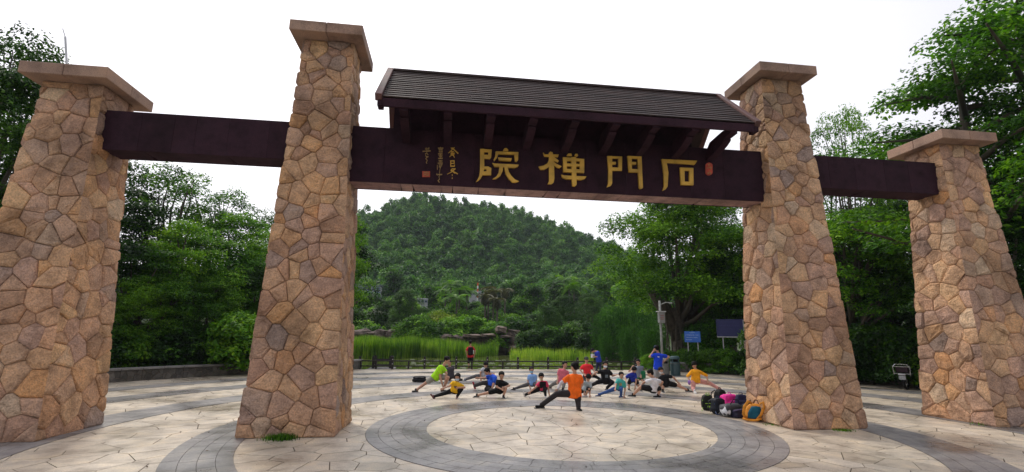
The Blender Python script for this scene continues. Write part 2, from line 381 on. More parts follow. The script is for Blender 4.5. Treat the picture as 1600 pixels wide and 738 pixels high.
def pillar(cx, w0, d0, w1, d1, H, ow, od, ct, label, seed, shown):
    rng = random.Random(seed); t = .055
    root = empty('stone_pillar', (cx, 0, 0), 0, label, 'pillar', 'four tapered stone pillars of the gateway')
    core = MB(); e = t
    V = [(sx*(w/2-e), sy*(d/2-e), z) for z, w, d in ((-.05, w0, d0), (H-.01, w1, d1)) for sx, sy in ((-1, -1), (1, -1), (1, 1), (-1, 1))]
    core.add(V, [(0, 1, 5, 4), (1, 2, 6, 5), (2, 3, 7, 6), (3, 0, 4, 7), (4, 5, 6, 7)]); core.build('mortar_core', M['mortar'], root)
    rest = MB(); count = 0
    faces = {'front': ((0, -1), w0, w1, d0, d1), 'right': ((1, 0), d0, d1, w0, w1), 'back': ((0, 1), w0, w1, d0, d1), 'left': ((-1, 0), d0, d1, w0, w1)}
    for key, ((nx, ny), a0, a1, b0, b1) in faces.items():
        p0 = Vector((nx*(b0/2-e), ny*(b0/2-e), 0)); p1 = Vector((nx*(b1/2-e), ny*(b1/2-e), H))
        v = p1-p0; L = v.length; v /= L; u = Vector((-ny, nx, 0)); nr = u.cross(v)
        if nr.dot(Vector((nx, ny, 0))) < 0: nr = -nr
        h0, h1 = a0/2-e, a1/2-e
        hw = lambda b, h0=h0, h1=h1, L=L: h0+(h1-h0)*b/L
        big = key in ('back',) or (key not in shown and key != 'front')
        r = .46 if big else .395
        # stones a little narrower than tall on the sides, wider on the front
        sx = 1.0 if key == 'front' else .86
        pts = poisson(-h0*sx*1.0, h0*sx, 0, L, r, rng)
        pts = [(a/sx, b) for a, b in pts]
        # scale towards the top so that stones get a little smaller with the taper
        pts = [(a*(.35+.65*hw(b)/h0), b) for a, b in pts]
        bound = [(-h0, 0), (h0, 0), (h1, L), (-h1, L)]
        for poly in voronoi(pts, bound, 1.6, .030, rng):
            if len(poly) < 3: continue
            onb = lambda p, q: abs(abs(p[0])-hw(p[1])) < 1e-4 and abs(abs(q[0])-hw(q[1])) < 1e-4 and p[0]*q[0] > 0
            g = rng.uniform(.0015, .005)
            q = inset(poly, lambda p, q_: -1e-9 if onb(p, q_) else g)
            if len(q) < 3: continue
            ar = abs(sum(q[i][0]*q[(i+1) % len(q)][1]-q[(i+1) % len(q)][0]*q[i][1] for i in range(len(q))))/2
            if ar < .004: continue
            q = [(a, b) for a, b in q]
            # knock corners off some stones, never those on the arris
            Vs, Fs = stone_piece(q, p0, u, v, nr, hw, t+rng.uniform(-.018, .022), rng)
            # orientation
            pc = sum(q[i][0]*q[(i+1) % len(q)][1]-q[(i+1) % len(q)][0]*q[i][1] for i in range(len(q)))
            if (pc > 0) != (u.cross(v).dot(nr) > 0): Fs = [f[::-1] for f in Fs]
            if (key == 'front' or key in shown) and count < 300:
                link(bpy.data.objects.new('stone', mesh_np('stone', [tuple(x) for x in Vs], Fs, M['stone'])), root); count += 1
            else: rest.add(Vs, Fs)
    o = rest.build('hidden_side_stones', M['stone'], root); tag(o, kind='stuff')
    # cap of four sandstone blocks
    W, D = w1+2*ow, d1+2*od; g = .004
    for sx in (-1, 1):
        for sy in (-1, 1):
            mb = MB(); mb.box((sx*(W/4+g/2), sy*(D/4+g/2), H+ct/2), (W/2-g, D/2-g, ct), bev=.012)
            mb.build('cap_slab', M['cap'], root)
    return root
PIL = dict(w0=1.90, d0=1.80, w1=1.18, d1=1.00, H=9.20, ow=.26, od=.366, ct=.27)
PIO = dict(w0=1.86, d0=1.90, w1=1.26, d1=1.03, H=7.60, ow=.255, od=.355, ct=.27)
p1 = pillar(-11.5, **PIO, label='short outer stone pillar at the far left, with a slanting rod on its cap', seed=3, shown=('right',))
p2 = pillar(-6.06, **PIL, label='tall stone pillar left of the golden characters, grass tuft at its foot', seed=5, shown=('right',))
p3 = pillar(6.10, **PIL, label='tall stone pillar right of the golden characters, backpacks heaped beside it', seed=8, shown=('left',))
p4 = pillar(11.46, **PIO, label='short outer stone pillar at the far right, under overhanging branches', seed=13, shown=('left',))
ra_, rb_, rc_ = [Vector(atY(*q, .1).tolist())-Vector((-11.5, 0, 0)) for q in ((113, 99), (102, 58), (98, 45))]; ra_.z = 7.85
rod = MB(); rod.tube([ra_, rb_], .024, 6); rod.tube([rb_, rc_], .012, 6)
rod.build('lightning_rod', simple('galvanised', (.45, .46, .47), .4, .6), p1)
for p in (p2, p3):
    rod = MB(); rod.tube([(.03, 0, 9.46), (.03, 0, 9.78)], .014, 6); rod.build('lightning_rod', bpy.data.materials['galvanised'], p)

# ------------------------------------------------------------------ crossbeams
def beam(name, x0, x1, z0, z1, hd, label, npan, seed):
    rng = random.Random(seed)
    root = empty(name, ((x0+x1)/2, 0, z0), 0, label, 'crossbeam'); cx = (x0+x1)/2
    mb = MB(); mb.box((0, 0, (z1-z0)/2+.03), (x1-x0-.02, 2*hd-.08, z1-z0-.08)); mb.build('beam_core', M['beam'], root)
    xs = [x0]
    for i in range(1, npan): xs.append(x0+(x1-x0)*(i+rng.uniform(-.18, .18))/npan)
    xs.append(x1)
    for a, b in zip(xs, xs[1:]):
        for sy in (-1, 1):
            m_ = MB(); d = rng.uniform(0, .004); m_.box(((a+b)/2-cx, sy*(hd-.02), (z1-z0)/2), (b-a-.003, .04+d, z1-z0), bev=.004); m_.build('beam_panel', M['beam'], root)
        m_ = MB(); m_.box(((a+b)/2-cx, 0, z1-z0-.02+rng.uniform(0, .006)), (b-a-.005, 2*hd-.09, .04)); m_.build('top_board', M['beam'], root)
    return root, cx
main, mcx = beam('main_crossbeam', -5.42, 5.42, 5.66, 7.07, .34, 'long dark crossbeam under a timber roof, carrying large golden characters', 11, 1)
wl, wlc = beam('wing_crossbeam', -10.9, -6.65, 6.12, 7.07, .33, 'plain dark crossbeam between the two left pillars', 6, 2)
wr, wrc = beam('wing_crossbeam', 6.65, 10.85, 6.13, 7.07, .33, 'plain dark crossbeam between the two right pillars', 5, 4)
rng = random.Random(9)
for root, x0, x1, c_, hd, mt in ((main, -5.4, 5.4, mcx, .34, M['soffit']), (wl, -10.85, -6.7, wlc, .33, M['beam']), (wr, 6.7, 10.8, wrc, .33, M['beam'])):
    x = x0
    while x < x1-.05:
        l = min(rng.choice((.28, .35, .55, .7)) if root is main else .9, x1-x)
        m_ = MB(); sh = rng.uniform(-.04, .04)
        V = [(x+.004-c_, -hd+.042, 0), (x+l-.004-c_, -hd+.042, 0), (x+l-.004+sh-c_, hd-.042, 0), (x+.004+sh-c_, hd-.042, 0)]
        m_.add([(a, b, .005) for a, b, _ in V]+[(a, b, .07) for a, b, _ in V], [(3, 2, 1, 0), (4, 5, 6, 7), (0, 1, 5, 4), (1, 2, 6, 5), (2, 3, 7, 6), (3, 0, 4, 7)])
        m_.build('soffit_slab', mt, root); x += l
# roof of the main beam (children of the beam; local z = world z - 5.66)
ZB = 5.66
EY, EZ, RZ = 1.58, 7.27, 8.80
sl = math.atan2(RZ-EZ, EY); SL = math.hypot(RZ-EZ, EY); RX0, RX1 = -4.52, 4.40
roof_rng = random.Random(21)
for side in (-1, 1):
    Mx = Matrix.Rotation(side*-sl if side > 0 else sl, 3, 'X')
    nrm = Vector((0, side*math.sin(sl), math.cos(sl)))
    deck = MB(); mid = Vector((0, side*EY/2, (EZ+RZ)/2-ZB))-nrm*.06
    deck.box((( RX0+RX1)/2-mcx, mid.y, mid.z), (RX1-RX0, SL, .05), M=Matrix.Rotation(-side*sl, 3, 'X')); deck.build('roof_deck', M['rooftim'], main)
    NC = 14; cs = SL/NC
    for k in range(NC):
        dist = (k+.5)*cs
        c0 = Vector((0, side*(EY-dist*math.cos(sl)), EZ+dist*math.sin(sl)-ZB))+nrm*.004
        x = RX0
        tilt = -side*(sl-R(7))
        while x < RX1-.02:
            l = min(roof_rng.uniform(1.6, 3.2), RX1-x)
            if RX1-x-l < .5: l = RX1-x
            b_ = MB(); b_.box((x+l/2-mcx, c0.y, c0.z+roof_rng.uniform(-.003, .003)), (l-.006, cs*1.22, .03), M=Matrix.Rotation(tilt, 3, 'X'), bev=.004)
            b_.build('roof_slat', M['rooftim'], main); x += l
    fb = MB(); fb.box(((RX0+RX1)/2-mcx, side*(EY-.02), EZ-.13-ZB), (RX1-RX0, .06, .2), bev=.006); fb.build('eave_board', M['beam'], main)
    for X, w_ in ((-4.60, .15), (4.48, .15)):
        bb = MB(); ext = .08
        c1 = Vector((X-mcx, side*(EY+.03)/2, (EZ+RZ)/2-ZB))-nrm*.015
        bb.box(c1, (w_, SL+ext, .17), M=Matrix.Rotation(-side*sl, 3, 'X'), bev=.01); bb.build('bargeboard', M['barge'], main)
        en = MB(); en.box((X-mcx+(.04 if X < 0 else -.04), side*(EY-.10), EZ-.16-ZB), (w_-.03, .24, .13), bev=.006); en.build('eave_end_block', M['beam'], main)
    for q in (.25, .55, .82):
        pu = MB(); d_ = q*SL; c2 = Vector((0, side*(EY-d_*math.cos(sl)), EZ+d_*math.sin(sl)-ZB))-nrm*.14
        pu.box(((RX0+RX1)/2-mcx, c2.y, c2.z), (RX1-RX0-.3, .09, .1), M=Matrix.Rotation(-side*sl, 3, 'X')); pu.build('purlin', M['beam'], main)
    prof = [(-.335, 6.70), (-.80, 6.76), (-1.08, 6.84), (-1.22, 6.90), (-1.26, 6.94), (-1.24, 6.97), (-1.54, 6.985), (-1.54, 7.13), (-1.2, 7.17), (-.6, 7.12), (-.335, 6.90)]
    for i in range(9):
        X = -4.05+i*.99
        br = MB(); br.prism([(a*(1 if side < 0 else -1), b-ZB) for a, b in prof], (X-.095-mcx, 0, 0), (0, 1, 0), (0, 0, 1), (1, 0, 0), 0, .19)
        o = br.build('bracket', M['beam'], main)
        ra = MB(); c3 = Vector((X-mcx, side*EY/2, (EZ+RZ)/2-ZB))-nrm*.24
        ra.box(c3, (.11, SL-.35, .12), M=Matrix.Rotation(-side*sl, 3, 'X')); ra.build('rafter', M['beam'], main)
rc = MB(); rc.box(((RX0+RX1)/2-mcx, 0, RZ+.015-ZB), (RX1-RX0, .16, .07), bev=.01); rc.build('ridge_board', M['rooftim'], main)
for k in range(7):
    a = -4.42+k*1.13; m_ = MB(); m_.box((a+.565-mcx, 0, (7.08+8.42)/2-ZB), (1.122, .42, 8.42-7.08), bev=.006); m_.build('gable_wall_board', M['beam'], main)

# golden characters, traced on the plane of the beam's front face
YF = -.345
def glyph(strokes, sc, ox, oy, mat, parent, name, h=.05, label=None):
    mb = MB()
    for i, st in enumerate(strokes):
        pts = [atY(ox+a/sc, oy+b/sc, YF) for a, b in st]
        poly = [(p[0], p[2]-ZB) for p in pts]
        mb.prism(poly, (0, YF, 0), (1, 0, 0), (0, 0, 1), (0, -1, 0), .004, h+.0022*i)
    o = mb.build(name, mat, parent)
    if label: o['label'] = label
    return o
yuan = [[(160,112),(210,112),(212,330),(205,390),(190,440),(165,480),(135,510),(110,520),(130,490),(150,440),(158,370),(160,250)],
 [(160,113),(305,120),(303,152),(165,150)], [(262,120),(304,120),(298,215),(280,235),(262,232)], [(205,186),(300,186),(297,214),(281,236),(205,232)],
 [(203,332),(260,332),(300,352),(300,369),(203,366)], [(240,350),(299,352),(297,439),(240,439)], [(185,393),(296,393),(296,438),(180,437)],
 [(445,132),(460,108),(482,102),(508,122),(510,140),(450,142)], [(355,145),(635,155),(635,185),(350,178)], [(352,148),(386,170),(372,222),(335,262),(328,245),(348,205)],
 [(585,160),(634,160),(632,250),(615,272),(595,268),(588,220)], [(385,222),(552,232),(545,265),(395,258)],
 [(312,290),(335,298),(560,308),(640,312),(633,332),(590,352),(340,335)], [(400,320),(445,322),(440,390),(410,450),(360,485),(315,490),(360,460),(390,410)],
 [(455,322),(500,322),(515,400),(545,450),(590,495),(642,518),(600,532),(560,530),(510,480),(475,420)]]
chan = [[(945,155),(965,180),(1140,180),(1130,212),(960,205)], [(1018,160),(1035,145),(1062,155),(1080,220),(1085,480),(1075,530),(1050,550),(1000,552),(1020,510),(1018,400)],
 [(1030,210),(1030,330),(960,370),(910,370),(888,332),(950,320),(1000,290),(1015,250)], [(1078,210),(1110,235),(1140,260),(1130,280),(1080,262)],
 [(1078,275),(1110,300),(1175,328),(1150,350),(1120,345),(1075,310)], [(1240,190),(1260,170),(1295,172),(1302,200),(1245,202)], [(1335,192),(1345,175),(1370,175),(1380,195),(1357,212)],
 [(1190,215),(1450,240),(1450,270),(1190,262)], [(1191,217),(1240,222),(1240,400),(1195,400)], [(1400,238),(1454,240),(1454,414),(1400,412)], [(1195,295),(1453,305),(1453,335),(1195,330)],
 [(1196,362),(1452,372),(1452,413),(1196,402)], [(1292,217),(1350,217),(1360,560),(1340,580),(1310,575),(1302,520)], [(1172,435),(1200,445),(1300,452),(1480,458),(1465,485),(1420,500),(1230,488),(1185,470)]]
men = [[(145,120),(205,120),(205,460),(190,490),(140,508),(155,460),(158,300),(148,180)], [(146,121),(330,128),(325,150),(160,150)], [(282,126),(329,128),(325,304),(282,300)],
 [(160,190),(250,195),(250,225),(160,225)], [(160,262),(324,265),(324,303),(160,301)], [(395,120),(568,128),(565,155),(400,150)], [(396,121),(445,125),(450,325),(412,322)],
 [(520,126),(567,128),(585,520),(555,532),(540,515),(528,330)], [(420,195),(500,198),(500,228),(420,228)], [(412,282),(560,290),(560,328),(412,321)]]
shi = [[(820,158),(1265,178),(1232,228),(835,200)], [(821,159),(882,190),(905,330),(895,500),(870,535),(832,552),(852,490),(848,350),(835,240)], [(1050,262),(1105,265),(1108,480),(1062,478)],
 [(1051,263),(1215,270),(1215,305),(1055,300)], [(1165,271),(1214,271),(1217,484),(1165,482)], [(1063,440),(1216,440),(1216,483),(1066,479)]]
glyph(yuan, 8, 730, 220, M['gold'], main, 'character', label='golden character with a dotted roof stroke, leftmost of the four large ones')
glyph(chan, 8, 730, 220, M['gold'], main, 'character', label='second large golden character from the left')
glyph(men, 8, 930, 230, M['gold'], main, 'character', label='golden gate-shaped character, third of the four large ones')
glyph(shi, 8, 930, 230, M['gold'], main, 'character', label='golden character over a box, rightmost of the four large ones')
def bar(a, b, w=10):
    (x0, y0), (x1, y1) = a, b; l = math.hypot(x1-x0, y1-y0) or 1; nx, ny = -(y1-y0)/l*w/2, (x1-x0)/l*w/2
    return [(x0+nx, y0+ny), (x1+nx, y1+ny), (x1-nx, y1-ny), (x0-nx, y0-ny)]
def bars(L, w=10): return [bar(L[i][0], L[i][1], L[i][2] if len(L[i]) > 2 else w) for i in range(len(L))]
kui = bars([((575,118),(600,150),9), ((632,115),(545,200),11), ((592,120),(695,215),16), ((530,208),(560,190),7), ((575,182),(625,182),9), ((580,196),(580,240),9), ((570,212),(638,212),15),
 ((602,182),(602,250),10), ((570,236),(632,236),9), ((600,232),(552,272),7), ((606,232),(634,282),9)])
si = bars([((562,335),(632,335),16), ((628,330),(628,382),16), ((566,378),(632,378),12), ((572,332),(572,425),15), ((566,425),(636,425),14), ((634,400),(634,430),11)])
dong = bars([((602,462),(572,495),14), ((590,470),(652,466),12), ((645,470),(570,528),14), ((585,490),(640,540),16), ((615,515),(688,552),16), ((568,530),(512,556),7), ((596,560),(596,585),10), ((596,612),(596,632),10)])
c1_ = bars([((402,108),(402,130),9), ((362,126),(450,126),12), ((372,145),(440,145),9), ((380,160),(432,160),8), ((382,145),(382,190),9), ((430,145),(430,190),9), ((376,190),(438,190),10)])
c2_ = bars([((364,220),(436,218),12), ((405,214),(405,300),10), ((372,244),(436,242),9), ((380,268),(432,268),9), ((366,296),(440,294),12)])
c3_ = bars([((372,328),(436,326),10), ((404,325),(404,372),10), ((376,350),(434,348),9), ((358,374),(440,372),13)])
c4_ = bars([((372,392),(436,394),11), ((392,392),(392,440),9), ((352,405),(352,480),8), ((376,418),(430,418),9), ((376,438),(412,438),9), ((425,396),(395,470),9), ((395,470),(388,530),8)])
c5_ = bars([((338,548),(352,572),14), ((345,562),(432,560),18), ((388,530),(388,590),9), ((376,590),(388,640),9), ((388,640),(362,662),9), ((362,662),(386,692),10)])
e1_ = bars([((155,120),(160,150),9), ((215,112),(200,150),9), ((150,140),(222,138),8), ((108,180),(240,172),14), ((178,118),(178,205),10)])
e2_ = bars([((150,215),(190,215),11), ((160,215),(160,260),9), ((185,215),(200,240),9), ((165,262),(205,270),9), ((190,270),(160,300),9), ((160,300),(188,330),9), ((188,330),(168,360),9), ((168,360),(180,380),9)])
for g_, nm in ((kui, 'first'), (si, 'second'), (dong, 'third')):
    glyph(g_, 10.54, 650, 220, M['gold'], main, 'small_character', h=.02)
for g_ in (c1_, c2_, c3_, c4_, c5_, e1_, e2_):
    glyph(g_, 10.54, 650, 220, M['dullgold'], main, 'small_character', h=.02)
sq = glyph([[(105,508),(232,508),(232,602),(105,602)]], 10.54, 650, 220, M['seal'], main, 'square_seal', h=.02, label='small square red seal below the left inscription')
glyph(bars([((125,525),(212,525),6), ((130,540),(130,590),6), ((150,530),(150,590),6), ((172,512),(172,598),6), ((195,530),(195,590),6), ((212,530),(212,585),6), ((135,560),(165,560),6), ((180,575),(215,575),6)]), 10.54, 650, 220, M['dullgold'], sq, 'seal_carving', h=.028)
ov = [(1417+43*math.cos(t)*(1 if abs(math.cos(t)) < .9 else 1), 278+78*math.sin(t)) for t in np.linspace(0, 2*math.pi, 19)[:-1]]
ov = [(1417+(43 if math.cos(q) > 0 else -43)*min(1, abs(math.cos(q))*1.35), 278+79*math.sin(q)) for q in np.linspace(0, 2*math.pi, 25)[:-1]]
os_ = glyph([ov], 8, 930, 230, M['seal'], main, 'oval_seal', h=.03, label='oval red seal right of the large characters')
glyph(bars([((1400,225),(1430,220),5), ((1415,215),(1412,245),5), ((1385,268),(1445,262),5), ((1425,250),(1440,285),5), ((1415,300),(1420,318),5), ((1395,330),(1440,330),5), ((1400,322),(1402,345),5), ((1425,325),(1432,348),5)]), 8, 930, 230, M['dullgold'], os_, 'seal_carving', h=.04)

# ------------------------------------------------------------------ ground and paving
def smooth(x): x = max(0., min(1., x)); return x*x*(3-2*x)
HP = [(-140, 18), (-100, 34), (-75, 46), (-53, 57), (-33, 65), (-19, 67.5), (-5, 67.5), (18, 65.5), (40, 62), (63, 55), (82, 47.5), (110, 40), (150, 26), (220, 18), (300, 14)]
HX, HZ = zip(*HP)
def terrain(x, y):
    z = -.06
    if y > 19.3:
        if -14 < x < 40: z = -1.0 if y < 60 else -1.0
        e = min(1, (y-19.3)/1.0)
        edge = max(0, min(1, min((x+14)/2, (40-x)/6)))
        bank = 1-smooth((y-62)/5)
        z = -.06-.95*e*edge*bank
        z += 2.6*smooth((y-66)/24)*1.0
        z += 8*smooth((y-88)/60)
        ridge = np.interp(x*1.0*260/max(y, 200), HX, HZ)
        z += max(0, ridge-10)*smooth((y-128)/128)**1.05
        if y > 262: z -= (y-262)*.25
        z += .8*math.sin(x*.13+y*.07)*smooth((y-70)/30)
    return z
gx_ = np.concatenate([np.linspace(-310, -60, 26), np.linspace(-56, 90, 80), np.linspace(95, 310, 24)])
gy_ = np.concatenate([np.linspace(-60, 17, 9), np.linspace(19.25, 24, 5), np.linspace(26, 130, 60), np.linspace(134, 320, 48)])
V = [(x, y, terrain(x, y)) for y in gy_ for x in gx_]; nx_ = len(gx_)
F = np.array([(j*nx_+i, j*nx_+i+1, (j+1)*nx_+i+1, (j+1)*nx_+i) for j in range(len(gy_)-1) for i in range(nx_-1)])
tag(link(bpy.data.objects.new('ground', mesh_np('ground', V, F, M['grassy'], True))), kind='structure')

PR = 19.9; FY = 19.15                                   # plaza radius and its far edge at the fence
def plaza_outline(r, fy):
    pts = []
    for k in range(181):
        a = 2*math.pi*k/180; x, y = r*math.cos(a), r*math.sin(a)
        if y > 6 and x > 0:                           # the right wall runs out to meet the fence
            pass
        pts.append((x, min(y, fy)))
    return pts[:-1]
ol = plaza_outline(PR+.6, FY)
ol = [(x*(1.0 if y > -4 else 1.25), y if y > -4 else y*1.25) for x, y in ol]
n = len(ol)
V = [(x, y, -.014) for x, y in ol]+[(x, y, -.35) for x, y in ol]
pb = link(bpy.data.objects.new('plaza', mesh_np('plaza', V, [tuple(range(n))]+[(i, n+i, n+(i+1) % n, (i+1) % n) for i in range(n)], M['joint']))); tag(pb, kind='structure')
BANDS = [(3.28, 4.58, 5, .50), (6.88, 7.92, 4, .62), (10.35, 11.55, 4, .62), (13.5, 14.7, 4, .7), (16.4, 17.5, 4, .7)]
rng = random.Random(31)
seeds = poisson(-21, 21, -16, 19.4, .57, rng, tries=9)
cells = voronoi(seeds, None, 2.2, .05, rng)
shown = []; restp = MB(); allp = []
for s_, poly in zip(seeds, cells):
    if len(poly) < 3: continue
    r_ = math.hypot(*s_)
    if r_ > PR+.3 and s_[1] > -8: continue
    rr = [math.hypot(*p) for p in poly]
    if any(a < min(rr)-.02 and max(rr) < b-.02 for a, b, _, _ in BANDS): continue
    if max(p[1] for p in poly) > FY: poly = clip(poly, 0, 1, FY-.01)
    if len(poly) < 3: continue
    far = math.hypot(s_[0]-CAMP[0], s_[1]-CAMP[1])
    q = inset(poly, .006+.005*rng.random())
    if len(q) < 3: continue
    allp.append((far, s_, q, rng.uniform(-.002, .0015)))
allp.sort(key=lambda a: a[0]); cnt = 0
for far, s_, q, dz in allp:
    pr = project(s_[0], s_[1], 0); vis = pr is not None and -40 < pr[0] < 1640 and 570 < pr[1] < 790
    if vis and cnt < 290:
        mb = MB(); mb.prism(q, (0, 0, 0), (1, 0, 0), (0, 1, 0), (0, 0, 1), -.03, dz); mb.build('paving_slab', M['slab'], pb); cnt += 1
    else: restp.prism(q, (0, 0, 0), (1, 0, 0), (0, 1, 0), (0, 0, 1), -.03, dz)
tag(restp.build('distant_paving_slabs', M['slab'], pb), kind='stuff')
def annulus(r0, r1, z, n=160, fy=None):
    V = []; F = []
    for k in range(n):
        a = 2*math.pi*k/n
        for r in (r0, r1): V.append((r*math.cos(a), r*math.sin(a), z))
    for k in range(n):
        a, b = 2*k, 2*((k+1) % n)
        if fy and max(V[a+1][1], V[b+1][1]) > fy: continue
        F.append((a, a+1, b+1, b))
    return V, F
for bi, (r0, r1, nc, bl) in enumerate(BANDS):
    V, F = annulus(r0, r1, .0045, fy=FY)
    band = link(bpy.data.objects.new('grey_ring_path', mesh_np('grey_ring_path', V, F, M['bandjoint']))); tag(band, kind='structure')
    cw = (r1-r0)/nc; items = []
    for c in range(nc):
        ra, rb = r0+c*cw, r0+(c+1)*cw; n = max(12, int(2*math.pi*(ra+rb)/2/bl)); off = rng.random()
        for k in range(n):
            t0, t1 = 2*math.pi*(k+off)/n, 2*math.pi*(k+1+off)/n; g = .0045; V = []
            hz = .010+rng.uniform(-.001, .0012)
            for z in (.001, hz):
                for j in range(3):
                    t = t0+g/ra+(t1-t0-2*g/ra)*j/2
                    for r in (ra+g, rb-g): V.append((r*math.cos(t), r*math.sin(t), z))
            F = [(6+0, 6+1, 6+3, 6+2), (6+2, 6+3, 6+5, 6+4), (0, 6, 8, 2), (2, 8, 10, 4), (1, 3, 9, 7), (3, 5, 11, 9), (0, 1, 7, 6), (4, 10, 11, 5)]
            if r0 > 12 and max(v[1] for v in V) > FY: continue
            tm = (t0+t1)/2; x, y = (ra+rb)/2*math.cos(tm), (ra+rb)/2*math.sin(tm)
            pr = project(x, y, 0); vis = pr is not None and -30 < pr[0] < 1630 and 560 < pr[1] < 770
            if pr is None and bi > 0: continue
            items.append((0 if vis else 1, math.hypot(x-CAMP[0], y-CAMP[1]), V, F))
    items.sort(key=lambda a: a[:2]); st = MB()
    for i, (nv, d, V, F) in enumerate(items):
        if i < 300 and nv == 0 and bi < 2: link(bpy.data.objects.new('paver', mesh_np('paver', V, F, M['band'])), band)
        else: st.add(V, F)
    if st.v: tag(st.build('distant_pavers', M['band'], band), kind='stuff')

# pond
wm, t, b = mat_new('pond_water'); b.inputs['Base Color'].default_value = (.075, .095, .022, 1); b.inputs['Roughness'].default_value = .10; b.inputs['IOR'].default_value = 1.33
n2 = N(t, 'ShaderNodeTexNoise'); n2.inputs['Scale'].default_value = 3; bp = N(t, 'ShaderNodeBump'); bp.inputs['Strength'].default_value = .15; bp.inputs['Distance'].default_value = .02
tc_ = N(t, 'ShaderNodeTexCoord'); t.links.new(tc_.outputs['Object'], n2.inputs['Vector']); t.links.new(n2.outputs['Fac'], bp.inputs['Height']); t.links.new(bp.outputs[0], b.inputs['Normal'])
V = [(-16, 19.30, -.5), (44, 19.30, -.5), (44, 68, -.5), (-16, 68, -.5)]
tag(link(bpy.data.objects.new('pond_water', mesh_np('pond_water', V, [(0, 1, 2, 3)], wm))), kind='structure')


# ================================================================== LOW WALLS, FENCE
def wallrun(pts, h, label, seed, hasfence=False):
    """low stone-faced wall with a coping along ground points"""
    root = empty('low_wall', (pts[0][0], pts[0][1], 0), 0, label, 'wall'); ox, oy = pts[0]
    core = MB(); cop = MB(); st = MB(); rng = random.Random(seed)
    for (x0, y0), (x1, y1) in zip(pts, pts[1:]):
        l = math.hypot(x1-x0, y1-y0); ux, uy = (x1-x0)/l, (y1-y0)/l
        nx, ny = -uy, ux
        if nx*(-x0)+ny*(-y0) < 0: nx, ny = -nx, -ny        # towards the plaza centre
        c = ((x0+x1)/2-ox-nx*.2, (y0+y1)/2-oy-ny*.2); a = math.atan2(uy, ux)
        core.box((c[0], c[1], h/2-.05), (l+.02, .34, h+.06), rz=a)
        m_ = MB(); m_.box((c[0]+nx*.03, c[1]+ny*.03, h+.045), (l-.012, .46, .09), rz=a, bev=.01); m_.build('coping_slab', M['coping'], root)
        p = poisson(0, l, 0, h, .26, rng)
        for poly in voronoi(p, [(0, 0), (l, 0), (l, h-.01), (0, h-.01)], 1.2):
            q = inset(poly, .008) if len(poly) > 2 else []
            if len(q) < 3: continue
            st.prism(q, (x0-ox-nx*.03, y0-oy-ny*.03, 0), (ux, uy, 0), (0, 0, 1), (nx, ny, 0), -.02, .03+rng.uniform(-.01, .01))
    core.build('wall_core', M['mortar'], root); tag(st.build('facing_stones', M['lowwall'], root), kind='stuff')
    return root
def arc(r, a0, a1, n): return [(r*math.cos(R(a0+(a1-a0)*i/n)), r*math.sin(R(a0+(a1-a0)*i/n))) for i in range(n+1)]
wallrun([(-7.9, 19.4)]+arc(19.75, 115, 205, 38), .46, 'low stone-faced wall curving along the left edge of the plaza below dark shrubs', 3)
wallrun([(9.95, 19.3), (11.4, 17.6), (13.1, 15.4)]+arc(19.95, 45, -22, 30), .46, 'low stone-faced wall curving along the right edge of the plaza behind the bins', 4)

fx0, fx1, fy_ = -8.0, 9.8, 19.22
fence = empty('low_fence', (0, fy_, 0), 0, 'low dark brown post and rail fence between the plaza and the pond', 'fence')
xs_ = np.arange(fx0, fx1+.01, .962)
for i, x in enumerate(xs_):
    tall = i % 2 == 0; hgt = .66 if tall else .50; m_ = MB(); m_.box((x, 0, hgt/2-.02), (.13 if tall else .10, .13 if tall else .1, hgt+.04), bev=.008)
    if tall: m_.box((x, 0, hgt+.025), (.10, .10, .05), bev=.01); m_.box((x, 0, hgt+.06), (.14, .14, .03), bev=.01)
    p_ = m_.build('post', M['fence'], fence)
    if tall:
        for z in (.30, .56):
            d = MB(); d.tube([(x, -.060, z), (x, -.070, z)], .022, 8); d.build('bolt_cover', M['white'], p_)
for i in range(len(xs_)-1):
    for z in (.17, .47):
        m_ = MB(); m_.box(((xs_[i]+xs_[i+1])/2, 0, z), (xs_[i+1]-xs_[i]-.1, .06, .075), bev=.006); m_.build('rail', M['fence'], fence)
# small fenced jetty corner left of the main fence
jet = empty('low_fence', (-6.9, 20.6, -.1), 0, 'short return of brown fence standing out over the pond at the left', 'fence')
for x, y in ((-.5, 0), (.55, 0), (-.5, .9), (.55, .9)):
    m_ = MB(); m_.box((x, y, .36), (.15, .15, .78), bev=.008); m_.box((x, y, .78), (.1, .1, .06)); m_.build('post', M['fence'], jet)
for a, b, rz, l in ((.02, 0, 0, .92), (.02, .9, 0, .92), (-.5, .45, 90, .76), (.55, .45, 90, .76)):
    for z in (.2, .55):
        m_ = MB(); m_.box((a, b, z), (l, .06, .08), rz=R(rz)); m_.build('rail', M['fence'], jet)
ms = MB(); ms.box((.02, .45, -.02), (1.6, 1.5, .14), bev=.02); ms.build('deck', M['coping'], jet)

